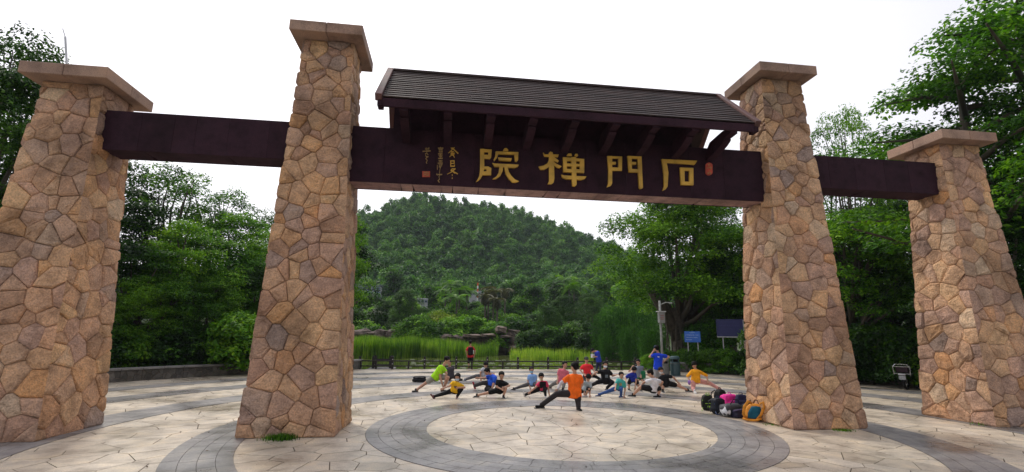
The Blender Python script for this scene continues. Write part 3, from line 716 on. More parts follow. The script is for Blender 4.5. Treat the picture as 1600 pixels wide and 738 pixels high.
# ================================================================== VEGETATION
def leaves(P, Nn, size, rng, asp=.55, droop=0):
    """leaf quads (rhombi) at points P with normals Nn"""
    n = len(P)
    Nn = Nn/np.linalg.norm(Nn, axis=1, keepdims=True)
    T = rng.normal(size=(n, 3)); T -= Nn*(T*Nn).sum(1, keepdims=True); T /= np.linalg.norm(T, axis=1, keepdims=True)
    B = np.cross(Nn, T); s = (size*rng.uniform(.65, 1.35, n))[:, None] if np.isscalar(size) else size[:, None]
    V = np.stack([P-T*s*.5, P+B*s*asp*.5+T*s*.05, P+T*s*.5-Nn*s*droop, P-B*s*asp*.5+T*s*.05], 1).reshape(-1, 3)
    return V, np.arange(4*n, dtype=np.int32).reshape(-1, 4)
def crown_points(clusters, per, rng, flat=.6, up=.75):
    Ps = []; Ns = []
    for c in clusters:
        c, r = np.array(c[:3]), c[3]; k = max(8, int(per*(r/.1)**2))
        d = rng.normal(size=(k, 3)); d /= np.linalg.norm(d, axis=1, keepdims=True)
        d[:, 2] = np.where(d[:, 2] < -.25, -d[:, 2]*.6, d[:, 2])
        rad = r*rng.uniform(.55, 1.0, k)**.6*(1+.25*np.sin(d[:, 0]*7+c[0]*40)*np.cos(d[:, 1]*6+c[1]*31))
        p = c+d*rad[:, None]*np.array([1, 1, flat]); Ps.append(p)
        Ns.append(d*.55+np.array([0, 0, up])+rng.normal(size=(k, 3))*.45)
    return np.concatenate(Ps), np.concatenate(Ns)
def broad_crown(seed, n, w, z0, z1, rmin, rmax, per, leaf, flat=.6, shape='dome', asp=.55, holes=0):
    rng = np.random.default_rng(seed); cl = []
    for _ in range(n*6):
        if len(cl) >= n: break
        t = rng.uniform(0, 1); a = rng.uniform(0, 2*math.pi)
        if shape == 'dome': rad = w*math.sqrt(max(0, 1-(max(0, t-.25)/.78)**2))*(.75+.25*math.sin(3*a+seed))
        elif shape == 'loose': rad = w*(1-abs(t-.45)*1.1)*(.7+.35*math.sin(2*a+seed*1.7))
        elif shape == 'tier': rad = w*(1-.75*t)*(.75+.25*math.sin(4*a+seed)); t = round(t*5)/5+rng.uniform(-.03, .03)
        else: rad = w*(1-t*.6)
        k = rng.uniform(.25, 1)**.5; r = rng.uniform(rmin, rmax)
        cl.append((math.cos(a)*rad*k, math.sin(a)*rad*k, z0+(z1-z0)*t, r))
    P, Nn = crown_points(cl, per, rng, flat); V, F = leaves(P, Nn, leaf, rng, asp, .12)
    return cl, V, F
def trunk_mesh(name, cl, seed, r0, fork, nl=12, base=0, sway=.02):
    rng = random.Random(seed); mb = MB(); top = (rng.uniform(-sway, sway), rng.uniform(-sway, sway), fork)
    mb.tube([(0, 0, base-.02), (0, 0, base+.01), (top[0]*.5, top[1]*.5, fork*.5), top], [r0*1.35, r0*1.05, r0*.85, r0*.75], 9)
    for c in sorted(cl, key=lambda c: rng.random())[:nl]:
        e = Vector(c[:3]); s_ = Vector(top)*rng.uniform(.75, 1); m1 = s_.lerp(e, .4)+Vector((0, 0, -.02+rng.uniform(0, .05))); m2 = s_.lerp(e, .75)+Vector((rng.uniform(-.02, .02), rng.uniform(-.02, .02), .02))
        k = r0*rng.uniform(.3, .5); mb.tube([s_, m1, m2, e], [k*1.3, k, k*.6, k*.25], 6)
    return mb.mesh(name, M['bark'], True)
KIND = {}
def kind(name, seed, n, w, z0, z1, rmin, rmax, per, leaf, flat=.6, shape='dome', r0=.022, fork=.3, nl=12, asp=.55):
    cl, V, F = broad_crown(seed, n, w, z0, z1, rmin, rmax, per, leaf, flat, shape, asp)
    cm = {}
    KIND[name] = (trunk_mesh('trunk', cl, seed, r0, fork, nl), mesh_np('crown', V, F, None), cl)
# unit height trees: crown width w is the radius in units of the height
kind('round', 1, 120, .40, .34, .93, .055, .105, 360, .0145)
kind('round2', 2, 130, .36, .28, .93, .055, .10, 360, .0145, shape='dome')
kind('loose', 3, 62, .36, .40, .95, .045, .09, 340, .0125, shape='loose', r0=.016, fork=.35, nl=22)
kind('banyan', 18, 190, .45, .30, .93, .06, .115, 560, .0125, flat=.75, r0=.03, fork=.25, nl=10)
def tiered(seed):
    rg = random.Random(seed); cl = []; mb = MB(); mb.tube([(0, 0, -.02), (.01, 0, .3), (.0, .01, .62), (.02, 0, .93)], [.035, .026, .018, .006], 9)
    for i in range(22):
        z = .30+.62*i/21; a = i*2.4+rg.uniform(-.4, .4); L = (.52-.34*(i/21)**1.5)*rg.uniform(.75, 1.15); e = Vector((math.cos(a)*L, math.sin(a)*L, z+L*rg.uniform(.05, .28)))
        b = Vector((.01, 0, z)); mb.tube([b, b.lerp(e, .5)+Vector((0, 0, .015)), e], [.010, .006, .002], 5)
        for k in range(rg.choice((5, 6, 7))):
            t = .30+.72*k/6; c = b.lerp(e, t); w_ = .05+.07*(1-abs(t-.75)); cl.append((c.x+rg.uniform(-.05, .05), c.y+rg.uniform(-.05, .05), c.z+.01+rg.uniform(-.01, .015), w_*rg.uniform(.7, 1)))
    rn = np.random.default_rng(seed); P, Nn = crown_points(cl, 250, rn, .34, 1.0); V, F = leaves(P, Nn, .0135, rn, .55, .12)
    KIND['tier'] = (mb.mesh('trunk', M['bark'], True), mesh_np('crown', V, F, None), cl)
tiered(4)
kind('shrub', 5, 40, .62, .12, .82, .15, .26, 60, .060, flat=.8, r0=.02, fork=.15, nl=6)
kind('shrub2', 6, 40, .75, .10, .78, .14, .26, 60, .055, flat=.7, r0=.02, fork=.12, nl=6)
kind('far', 7, 34, .40, .25, .9, .12, .19, 60, .055, flat=.75, r0=.03, fork=.25, nl=5)
kind('dense', 8, 200, .47, .27, .93, .055, .10, 420, .0135, flat=.7, r0=.03, fork=.25, nl=14)
_cm = {}
def crown_for(kd, mat):
    if (kd, mat) not in _cm:
        me = KIND[kd][1].copy(); me.name = 'crown'; me.materials.clear(); me.materials.append(M[mat]); _cm[(kd, mat)] = me
    return _cm[(kd, mat)]
def tree(kd, x, y, h, mat, label, group=None, z=None, rz=None, sx=1.0, name='tree', cat='tree', tilt=(0, 0), sy=None):
    if z is None: z = terrain(x, y) if y > 19.3 else -.06
    root = empty(name, (x, y, z), random.uniform(0, 6.28) if rz is None else R(rz), label, cat, group)
    root.rotation_euler = (R(tilt[0]), R(tilt[1]), root.rotation_euler[2]); root.scale = (h*sx, h*(sy or sx), h)
    link(bpy.data.objects.new('trunk' if cat == 'tree' else 'stem', KIND[kd][0]), root); link(bpy.data.objects.new('crown' if cat == 'tree' else 'foliage', crown_for(kd, mat)), root)
    return root
def ground_at(px, dist):
    """ground point in direction of image column px at a distance from the camera"""
    D = ray(px, 523); D = D/math.hypot(D[0], D[1]); return CAMP[0]+D[0]*dist, CAMP[1]+D[1]*dist
def treepx(kd, px, ptop, dist, mat, label, group=None, **k):
    x, y = ground_at(px, dist); z = terrain(x, y) if y > 19.3 else -.06
    D = ray(px, ptop); zt = CAMP[2]+D[2]/math.hypot(D[0], D[1])*dist
    h = (zt-z)/.97
    return tree(kd, x, y, h, mat, label, group, z=z, **k)
ORD = ['first', 'second', 'third', 'fourth', 'fifth', 'sixth', 'seventh', 'eighth', 'ninth', 'tenth', 'eleventh', 'twelfth', 'thirteenth', 'fourteenth', 'fifteenth', 'sixteenth']
GL, GR = 'trees and shrubs beyond the left wall', 'trees and shrubs beyond the right wall'
treepx('loose', 243, 262, 36, 'leafA', 'tall tree with an airy top, nearest the leftmost pillar behind the left wall', GL, rz=30, sx=1.0)
treepx('loose', 305, 290, 38, 'leafB', 'bright tree with a pointed airy top, second from the leftmost pillar', GL, rz=140, sx=.95)
treepx('round', 275, 345, 32, 'leafB', 'round bright green crown in the middle of the left gap', GL, rz=10, sx=1.0)
treepx('round2', 350, 325, 36, 'leafB', 'bushy green tree with its shoulder sloping right, in the left gap', GL, rz=75, sx=1.05)
treepx('loose', 412, 335, 48, 'leafD', 'thin dark tree just left of the tall left pillar', GL, rz=200)
treepx('round2', 205, 375, 30, 'leafA', 'dark round tree at the right edge of the leftmost pillar', GL, rz=120)
treepx('round', 395, 410, 33, 'leafD', 'dark low tree beside the tall left pillar above the wall', GL, rz=220)
treepx('dense', 230, 430, 29.5, 'leafA', 'shady tree low in the left gap over the wall', GL, rz=20)
treepx('dense', 320, 430, 31, 'leafA', 'leafy tree low in the middle of the left gap', GL, rz=80)
treepx('dense', 390, 470, 32, 'leafA', 'shrubby green tree between the wall and the tall left pillar', GL, rz=240)
treepx('round', 120, 240, 34, 'leafD', 'dark tree hidden behind the leftmost pillar', GL, rz=60)
treepx('round2', -95, 60, 24, 'leafD', 'big dark tree rising at the left border of the view', GL, rz=10, sx=.8)
treepx('loose', -78, 25, 27, 'leafD', 'tall tree with sparse twigs at the upper left corner', GL, rz=100, sx=.7)
treepx('dense', -60, 280, 25, 'leafD', 'dark tree low at the left border behind the pillar', GL, rz=150)
treepx('round', 55, 400, 30, 'leafD', 'dark tree behind the base of the leftmost pillar', GL, rz=200)
# right side
treepx('loose', 1352, 168, 30, 'leafA', 'feathery tree with a fine open top above the right wing beam', GR, rz=40, sx=.46)
treepx('loose', 1305, 250, 33, 'leafD', 'thin tree showing over the beam next to the tall right pillar', GR, rz=130, sx=.9)
treepx('round', 1335, 318, 30, 'leafB', 'bright round crown below the right wing beam', GR, rz=70, sx=1.05)
treepx('round2', 1400, 300, 33, 'leafA', 'green tree behind the right wing beam next to the outer pillar', GR, rz=170)
treepx('dense', 1300, 400, 32.5, 'leafD', 'dark tree low beside the tall right pillar', GR, rz=20)
treepx('dense', 1385, 400, 32, 'leafD', 'dark shady tree behind the parked cycle', GR, rz=110)
treepx('round2', 1230, 340, 36, 'leafD', 'dark tree hidden behind the tall right pillar', GR, rz=200)
treepx('tier', 1572, 78, 25, 'leafA', 'big spreading tree with layered boughs over the right outer pillar', GR, rz=30, sx=.95)
treepx('tier', 1700, -50, 27, 'leafB', 'largest layered tree at the upper right corner', GR, rz=200, sx=.9)
treepx('dense', 1580, 330, 24, 'leafD', 'dark tree mass right of the outer right pillar', GR, rz=90)
treepx('dense', 1680, 200, 26, 'leafD', 'dark tree at the right border', GR, rz=140)
treepx('round', 1490, 300, 30, 'leafD', 'dark tree hidden behind the outer right pillar', GR, rz=240)
# banyan beside the signs
bx, by = ground_at(1068, 37)
ban = tree('banyan', bx, by, 13.3, 'leafA', 'large banyan with a broad domed crown and hanging roots behind the blue signs', None, z=-.1, rz=15, sx=1.06)
bt = MB(); rb = random.Random(4)
bt.tube([(0, 0, -.2), (.1, 0, .5), (-.2, .1, 2.2), (-.5, .1, 4.2)], [1.2, .8, .62, .5], 12)
bt.tube([(.5, 0, -.2), (.6, 0, 1.5), (1.0, 0, 3.5), (1.9, .2, 6)], [.5, .42, .36, .2], 10)
bt.tube([(-.3, 0, 2.0), (-1.4, .1, 4.2), (-2.6, .2, 6.0)], [.5, .4, .2], 10); bt.tube([(.2, 0, 2.2), (.6, .1, 4.5), (.9, .2, 7.5)], [.4, .3, .15], 9)
for i in range(26):
    x, y = rb.uniform(-1.5, 1.3), rb.uniform(-.8, .6); zt = rb.uniform(3.0, 4.8); bt.tube([(x, y, zt), (x+rb.uniform(-.1, .1), y, zt*.5), (x+rb.uniform(-.15, .15), y, rb.choice((-.1, -.1, 1.4)))], [.03, .045, .06], 5)
o = bt.build('trunk', M['bark'], ban, True); o.scale = (1/(13.2*1.06), 1/(13.2*1.06), 1/13.2); o.rotation_euler = (0, 0, -R(15)); o.name = 'buttressed_trunk'
treepx('round2', 1145, 345, 42, 'leafD', 'dark tree between the banyan and the tall right pillar', GR, rz=15, sx=1.1)
treepx('dense', 1128, 395, 38, 'leafA', 'yellowish leafy tree right of the banyan, above the larger blue sign', GR, rz=95, sx=.75)
treepx('loose', 1143, 315, 55, 'leafD', 'far thin tree just left of the tall right pillar', GR, rz=15, sx=.6)
treepx('round', 518, 318, 31, 'leafA', 'green tree reaching out from behind the tall left pillar beside the hill', GL, rz=150, sx=.60)
treepx('round2', 508, 330, 40, 'leafD', 'dark tree hidden behind the tall left pillar', GL, rz=50)
# shrubs behind the walls: one thing each
rs = random.Random(17)
def shrubpx(px, ptop, dist, mat, label, group, kd=None, sx=1.0):
    x, y = ground_at(px, dist)
    D = ray(px, ptop); zt = CAMP[2]+D[2]/math.hypot(D[0], D[1])*dist; z = -.06
    h = max(.5, (zt-z)/.92)
    return tree(kd or rs.choice(('shrub', 'shrub2')), x, y, h, mat, label, group, z=z, rz=rs.uniform(0, 360), sx=sx, name='shrub', cat='shrub')
for i, px in enumerate(range(150, 420, 30)):
    shrubpx(px+rs.uniform(-6, 6), 505+rs.uniform(-14, 18), 27.6+(px-150)*.0125+rs.uniform(.3, 1.0), ('leafD', 'leafA', 'leafD')[i % 3], ORD[i]+' shrub from the left leaning over the low wall in the left gap', 'shrubs crowding the left wall', sx=1.0)
shrubpx(382, 487, 29, 'leafB', 'bright yellow-green shrub glowing beside the tall left pillar', GL)
for i, px in enumerate(range(1085, 1465, 27)):
    d = 31.4 if px < 1175 else 30.5-(px-1175)*.006
    shrubpx(px+rs.uniform(-5, 5), 546+rs.uniform(-4, 4) if px < 1175 else 505+rs.uniform(-12, 16), d+rs.uniform(-.2, .8), ('leafD', 'leafD', 'leafA')[i % 3], ORD[i]+' shrub from the left behind the low wall on the right side', 'shrubs crowding the right wall', sx=.9)
shrubpx(1105, 500, 35, 'leafB', 'light green shrub between the two blue signs', GR, sx=.8)
shrubpx(1012, 552, 31.6, 'leafB', 'small yellow-green bush on the wall left of the man in blue', GR, sx=.7)
for i, (px, top) in enumerate(((1048, 548), (1068, 545), (1090, 548))): shrubpx(px, top, 33.2, 'leafA', ORD[i]+' low leafy bush from the left at the foot of the banyan', 'bushes at the foot of the banyan', sx=.8)

# bamboo and trees on the far banks of the pond
for i, (px, top, d) in enumerate(((938, 490, 56), (952, 475, 58), (968, 468, 55), (985, 466, 57), (1001, 470, 54), (1016, 478, 50), (1030, 490, 46), (945, 515, 52), (978, 508, 50), (1008, 512, 46))):
    blab = (ORD[i]+' tall plume of bamboo from the left, back row of the grove') if i < 7 else (ORD[i-7]+' lower plume of bamboo from the left, front row of the grove')
    x, y = ground_at(px, d); D = ray(px, top); zt = CAMP[2]+D[2]/math.hypot(D[0], D[1])*d
    if 'bamboo' not in KIND:
        rngb = np.random.default_rng(40); cl = []
        for k in range(26):
            a = k*2.4; q = .1+.012*k
            for z in np.linspace(.1, .96-.011*k, 9): cl.append((math.cos(a)*q*(.6+z*.7), math.sin(a)*q*(.6+z*.7), z, .055))
        P, Nn = crown_points(cl, 120, rngb, .9, .2); V, F = leaves(P, Nn, .035, rngb, .35, .3)
        mb = MB()
        for k in range(18):
            a = k*2.4; q = .08+.014*k; mb.tube([(math.cos(a)*q*.5, math.sin(a)*q*.5, 0), (math.cos(a)*q*.8, math.sin(a)*q*.8, .5), (math.cos(a)*q*1.3, math.sin(a)*q*1.3, .93)], [.009, .008, .003], 5)
        KIND['bamboo'] = (mb.mesh('culms', M['bamboo'], True), mesh_np('foliage', V, F, None), cl)
    tree('bamboo', x, y, (zt+.9), 'bamboo', blab, 'bamboo plumes along the right bank of the pond', z=-.9, sx=.52, name='bamboo_clump', cat='bamboo')
GM = 'trees on the slope beyond the pond'
for kd, px, top, d, mat, lab, sx in (
    ('dense', 633, 452, 74, 'leafD', 'broad dark tree over the reeds, right of the white house', .82),
    ('dense', 600, 468, 80, 'leafD', 'dark spreading tree at the left end of the ledge', .8),
    ('shrub2', 652, 486, 66, 'leafA', 'green mounded tree above the reeds', .9),
    ('dense', 885, 462, 72, 'leafD', 'large round dark tree left of the bamboo', .95),
    ('dense', 858, 478, 68, 'leafD', 'round dark tree beside the fan palms', .7),
    ('dense', 925, 458, 84, 'leafD', 'dark round tree behind the bamboo grove', .8),
    ('shrub', 900, 498, 62, 'leafD', 'dark bush hanging over the right end of the reeds', 1.0),
    ('shrub2', 860, 505, 63, 'leafA', 'green bush above the rocks right of the pond gap', 1.0),
    ('shrub', 830, 512, 62, 'leafD', 'low dark bush at the gap in the reeds', .9),
    ('shrub', 925, 515, 58, 'leafD', 'dark bush at the left foot of the bamboo', 1.0),
    ('shrub2', 735, 488, 72, 'leafB', 'bright vine-covered bush above the stone ledge', 1.0),
    ('shrub', 708, 492, 71, 'leafA', 'leafy bush over the left end of the ledge', 1.0),
    ('shrub', 690, 482, 74, 'leafY', 'small yellow and orange tinted tree below the palms', .8),
    ('shrub2', 775, 498, 70, 'leafB', 'light green bush in the middle of the ledge', 1.0),
    ('shrub', 805, 492, 72, 'leafA', 'green bush right of the dry fan palms', 1.0),
    ('shrub2', 570, 470, 95, 'leafD', 'dark trees below the white house', 1.0),
    ('shrub2', 566, 497, 72, 'leafB', 'bright grassy bush at the left above the reeds', 1.1),
    ('shrub', 585, 507, 69, 'leafA', 'green bush left of the broad dark tree', 1.0),
    ('far', 612, 425, 130, 'leafA', 'pale tree on the slope right of the white house', .9),
    ('far', 668, 448, 105, 'leafA', 'round pale green tree behind the broad dark tree', .9),
    ('far', 800, 440, 115, 'leafA', 'tree on the slope behind the dry fan palms', .9),
    ('far', 835, 448, 105, 'leafA', 'tree between the fan palms and the royal palms', .9),
    ('far', 955, 430, 110, 'leafA', 'pale tree on the slope left of the banyan', 1.0),
    ('far', 985, 440, 95, 'leafB', 'light green tree between the bamboo and the banyan', 1.0),
    ('far', 640, 470, 90, 'leafB', 'light tree just right of the small grey house', .8),
    ('far', 870, 445, 100, 'leafD', 'dark tree below the royal palms', .9)):
    treepx(kd, px, top, d, mat, lab, GM, rz=(px*37) % 360, sx=sx, name='tree' if kd in ('dense', 'far') else 'shrub', cat='tree' if kd in ('dense', 'far') else 'shrub')
rs2 = random.Random(77)
for i in range(44):
    px = 548+i*9.6+rs2.uniform(-5, 5); d = rs2.uniform(76, 118); base = 505-(d-76)*.8
    treepx(rs2.choice(('shrub', 'shrub2', 'far')), px, base-rs2.uniform(8, 24), d, rs2.choice(('leafA', 'leafB', 'leafD', 'leafA')), 'green bush in the undergrowth on the slope beyond the pond', 'bushes filling the slope beyond the pond', rz=rs2.uniform(0, 360), name='shrub', cat='shrub')

# palms
def frond(L, seed, mat, n=26, droop=1.0, lw=.05, ll=.42):
    rng = random.Random(seed); V = []; F = []
    for i in range(n):
        t = i/(n-1); x = L*(t*(1-.18*droop*t)); z = L*(.38*t-.75*droop*t*t); l = ll*L*math.sin(math.pi*min(1, .12+t*.85))**.7
        for s in (-1, 1):
            a = len(V); V += [(x, 0, z), (x+l*.35, s*l*.62, z-l*.35), (x+l*.35+lw, s*l*.62, z-l*.36), (x+lw*1.3, 0, z-.01)]; F.append((a, a+1, a+2, a+3))
    for i in range(8):
        t0, t1 = i/8, (i+1)/8; pts = [(L*(t*(1-.18*droop*t)), L*(.38*t-.75*droop*t*t)) for t in (t0, t1)]
        a = len(V); V += [(pts[0][0], -.02, pts[0][1]), (pts[1][0], -.02, pts[1][1]), (pts[1][0], .02, pts[1][1]), (pts[0][0], .02, pts[0][1])]; F.append((a, a+1, a+2, a+3))
    return mesh_np('frond', V, F, mat)
FR = {'royal': frond(2.6, 1, M['leafP']), 'dry': frond(1.5, 2, M['leafdry'], 18, 1.5, .07, .6), 'far': frond(3.0, 3, M['leafA'])}
def palm(px, top, d, kd, label, group, nf=15):
    x, y = ground_at(px, d); z = terrain(x, y); D = ray(px, top); zt = CAMP[2]+D[2]/math.hypot(D[0], D[1])*d; h = zt-z-.4
    root = empty('palm_tree', (x, y, z), rs2.uniform(0, 6), label, 'palm tree', group)
    m_ = MB(); m_.tube([(0, 0, -.3), (.05, 0, h*.5), (0, 0, h)], [.19, .15, .12], 8); m_.build('trunk', M['bark'], root, True)
    for i in range(nf):
        f = link(bpy.data.objects.new('frond', FR[kd]), root); f.location = (0, 0, h); e = (i % 3)/2
        f.rotation_euler = (0, R(-42*e+12+rs2.uniform(-8, 8))+(R(35) if kd == 'dry' and e < .6 else 0), 2*math.pi*i/nf*1.62)
for px, top, d, lb in ((702, 441, 88, 'tallest'), (716, 450, 84, 'middle'), (694, 452, 92, 'leftmost'), (728, 452, 86, 'rightmost'), (712, 462, 80, 'shortest, nearest')): palm(px, top, d, 'royal', lb+' green feather palm of the group right of the broad dark tree', 'green feather palms beyond the ledge')
for px, top, d, lb in ((762, 447, 84, 'tallest'), (770, 452, 82, 'second tallest'), (788, 450, 86, 'rightmost, separate'), (757, 458, 80, 'leftmost'), (776, 464, 78, 'shortest')): palm(px, top, d, 'dry', lb+' fan palm with a skirt of dry leaves in the middle of the slope', 'dry fan palms in the middle of the slope', 22)
for px, top, d, lb in ((866, 440, 104, 'leftmost'), (882, 434, 100, 'tallest'), (898, 436, 106, 'second tallest'), (908, 446, 98, 'rightmost'), (890, 446, 96, 'shortest')): palm(px, top, d, 'far', lb+' pale green royal palm on the slope above the round dark tree', 'royal palms above the round dark tree')

# forest on the hill, reads as one mass
rngh = np.random.default_rng(5)
src = []
for k in range(5):
    cl = []
    for _ in range(9): a = rngh.uniform(0, 6.28); t = rngh.uniform(.15, 1); q = (1-t*.75)*rngh.uniform(.2, .85); cl.append((math.cos(a)*q, math.sin(a)*q, t*1.9, rngh.uniform(.32, .5)))
    P, Nn = crown_points(cl, 2.9, rngh, .85, .9); P[:, 2] = np.abs(P[:, 2]); src.append(leaves(P, Nn, .19, rngh, .8, .1)[0])
VV = []; cnt = 0
for _ in range(14000):
    x = rngh.uniform(-110, 150); y = rngh.uniform(112, 268)
    px = project(x, y, 20)
    if px is None or not (520 < px[0] < 1180 or 180 < px[0] < 450): continue
    if rngh.random() > .60: continue
    s_ = rngh.choice((1.5, 2.0, 2.5, 3.3))*rngh.uniform(.85, 1.15); v = src[rngh.integers(5)].copy(); a = rngh.uniform(0, 6.28); c, q = math.cos(a), math.sin(a)
    v = np.stack([v[:, 0]*c-v[:, 1]*q, v[:, 0]*q+v[:, 1]*c, v[:, 2]*rngh.uniform(.9, 1.5)], 1)*s_; v += np.array([x, y, terrain(x, y)-.3]); VV.append(v); cnt += 1
VV = np.concatenate(VV); print('hill trees', cnt, 'quads', len(VV)//4)
tag(link(bpy.data.objects.new('hill_forest', mesh_np('hill_forest', VV, np.arange(len(VV), dtype=np.int32).reshape(-1, 4), M['leafH']))), 'dense green forest covering the rounded hill behind the pond', 'forest', kind='stuff')

# reeds
rngr = np.random.default_rng(8)
def blades(P, h, wd, rng, lean=.25):
    n = len(P); a = rng.uniform(0, 6.28, n); ln = rng.uniform(0, lean, n)*h; wx, wy = np.cos(a)*wd/2, np.sin(a)*wd/2; b = a+1.57; dx, dy = np.cos(b)*ln, np.sin(b)*ln
    V = np.stack([np.stack([P[:, 0]-wx, P[:, 1]-wy, P[:, 2]], 1), np.stack([P[:, 0]+wx, P[:, 1]+wy, P[:, 2]], 1),
                  np.stack([P[:, 0]+wx*.7+dx*.4, P[:, 1]+wy*.7+dy*.4, P[:, 2]+h*.6], 1), np.stack([P[:, 0]-wx*.7+dx*.4, P[:, 1]-wy*.7+dy*.4, P[:, 2]+h*.6], 1),
                  np.stack([P[:, 0]+dx, P[:, 1]+dy, P[:, 2]+h], 1)], 1).reshape(-1, 3)
    i = np.arange(n, dtype=np.int32)[:, None]*5
    F1 = np.concatenate([i, i+1, i+2, i+3], 1); F2 = np.concatenate([i+3, i+2, i+4, i+4], 1)
    return V, F1, F2
def reedbed(name, label, n, fn, h, wd, mat, cat='reeds'):
    P = np.array(fn(n)); V, F1, F2 = blades(P, h*rngr.uniform(.42, 1.2, len(P)), wd, rngr)
    me = mesh_np(name, V, [tuple(f) for f in F1.tolist()]+[tuple(f[:3]) for f in F2.tolist()], mat)
    return tag(link(bpy.data.objects.new(name, me)), label, cat, kind='stuff')
def rb1(n):
    P = []
    while len(P) < n:
        px = rngr.uniform(535, 778); d = rngr.uniform(55.5, 65)
        if px > 700 and d < 57+.05*(px-700): continue
        if px > 690 and rngr.random() < .35: continue
        x, y = ground_at(px, d+2.2*math.sin(px*.05)); P.append((x, y, (-.8 if px < 680 else -1.3 if px > 730 else -.8-.5*(px-680)/50)+.14*math.sin(px*.09)+rngr.normal(0, .08)))
    return P
reedbed('reeds', 'bright green reeds standing in the pond left of the gap', 24000, rb1, 2.25, .09, M['reed'])
def rb2(n):
    P = []
    while len(P) < n:
        px = rngr.uniform(798, 925); x, y = ground_at(px, rngr.uniform(54, 60)+1.5*math.sin(px*.08)); P.append((x, y, -1.0+.12*math.sin(px*.1)+rngr.normal(0, .12)))
    return P
reedbed('reeds', 'lower reeds in the pond right of the gap, below the round dark tree', 3800, rb2, 1.5, .08, M['reed'])
def lily(n):
    P = []
    for _ in range(n): px = rngr.uniform(640, 1010); P.append((*ground_at(px, rngr.uniform(38, 52)), -.49))
    return P
mb = MB()
for (x, y, z) in lily(170):
    r = rngr.uniform(.05, .17); mb.prism([(x+r*1.6*math.cos(q), y+r*math.sin(q)) for q in np.linspace(0, 6.28, 8)[:-1]], (0, 0, 0), (1, 0, 0), (0, 1, 0), (0, 0, 1), z, z+.035)
tag(mb.build('floating_leaves', simple('lily_leaf', (.30, .34, .22), .5, noise=.4)), 'pale leaves and blossoms floating on the pond', 'water plants', kind='stuff')

# stone ledge and boulders on the far bank
def rock(name, c, d, seed, mat, label, group, rz=0):
    rng = random.Random(seed); mb = MB(); mb.ball((0, 0, 0), (1, 1, 1), 12)
    V = []
    for v in mb.v:
        v = Vector(v); m_ = max(abs(v.x), abs(v.y), abs(v.z)); q = v.lerp(v/m_, .65); k = 1+.13*math.sin(q.x*3.1+seed)+.11*math.cos(q.y*4.3+seed*2)+.1*math.sin(q.z*5+q.x*2+seed)
        V.append((q.x*k*d[0]/2, q.y*k*d[1]/2, q.z*k*d[2]/2))
    mb.v = V; o = mb.build(name, mat); o.location = c; o.rotation_euler = (0, 0, rz)
    return tag(o, label, 'rock', group)
GRK = 'rocks of the ledge along the far bank'
rr_ = random.Random(5)
ROCKS = ((563, 525, 26, 16, 'rock'), (590, 528, 24, 18, 'rock'), (612, 527, 22, 16, 'rock'), (700, 533, 20, 14, 'rock'), (718, 538, 22, 20, 'rock'), (740, 536, 24, 20, 'rock'), (762, 537, 22, 22, 'rock'), (783, 538, 24, 22, 'rock'), (803, 535, 22, 18, 'rock'), (824, 533, 20, 16, 'rock'),
                                  (598, 519, 16, 4.5, 'rock'), (574, 522, 18, 5, 'rock'), (737, 525, 22, 4.5, 'ledge'), (763, 524, 20, 4, 'ledge'), (790, 526, 16, 3.5, 'ledge'), (703, 526, 12, 4, 'rock'), (783, 516, 14, 9, 'ledge'), (803, 521, 16, 9, 'rock'), (822, 523, 14, 7, 'rock'), (799, 545, 10, 8, 'ledge'))
for i, (px, py, wpx, hpx, mt) in enumerate(ROCKS):
    D = ray(px, py); d = 67.5 if mt == 'rock' else 66.5; k = d/math.hypot(D[0], D[1]); p = CAMP+D*k; s_ = d/FPX
    brank = sum(1 for k_, q in enumerate(ROCKS) if q[4] == 'rock' and (q[0], k_) < (px, i))
    lab = 'flat pale slab lying along the top of the rock ledge' if mt == 'ledge' and hpx < 6 else (ORD[min(brank, 15)] if mt == 'rock' else 'tallest' if px == 783 else 'lowest')+' dark weathered boulder from the left under the ledge on the far bank'
    rock('ledge_slab' if hpx < 6 else 'boulder', p, (wpx*s_*1.15, 2.2, hpx*s_*1.2), i, M[mt], lab, GRK if hpx >= 6 else 'flat slabs on top of the rock ledge', rz=rr_.uniform(-.2, .2))

# fallen leaves and specks on the paving
rngl = np.random.default_rng(12); n_ = 420; ang = rngl.uniform(0, 6.28, n_); rad_ = 18*np.sqrt(rngl.uniform(0, 1, n_))
Pl = np.stack([rad_*np.cos(ang), rad_*np.sin(ang)-1, np.full(n_, .018)], 1); Nl = np.tile([0, 0, 1.0], (n_, 1))+rngl.normal(size=(n_, 3))*.25
Vl, Fl = leaves(Pl, Nl, .06, rngl, .5, .01)
tag(link(bpy.data.objects.new('fallen_leaves', mesh_np('fallen_leaves', Vl, Fl, simple('dead_leaf', (.09, .055, .025), .8, noise=.6, nscale=1)))), 'small brown fallen leaves scattered over the paving', 'leaves', kind='stuff')

# ================================================================== OBJECTS
_sm = {}
def flat_mat(c, rough=.75, noise=.12, bump=.3, bs=30):
    k = (tuple(c), rough)
    if k not in _sm: _sm[k] = simple('cloth_%d' % len(_sm), c, rough, noise=.28, nscale=6, bump=1, bscale=9, spec=.2)
    return _sm[k]
_flat0 = flat_mat
SKIN = simple('skin', (.50, .28, .19), .55, noise=.1, nscale=4)
HAIR = simple('black_hair', (.007, .006, .006), .7, noise=.3, nscale=20, spec=.15)
EYE = simple('dark_eye', (.02, .015, .012), .3); LIP = simple('lip', (.30, .10, .08), .5)
BLACK = (.009, .009, .011); DGREY = (.035, .034, .037)
def cross_frame(f, up=Vector((0, 0, 1))):
    f = f.normalized(); r = f.cross(up)
    if r.length < 1e-3: r = Vector((1, 0, 0))
    r.normalize(); u = r.cross(f).normalized(); return Matrix((r, f, u)).transposed()     # columns: right, forward, up
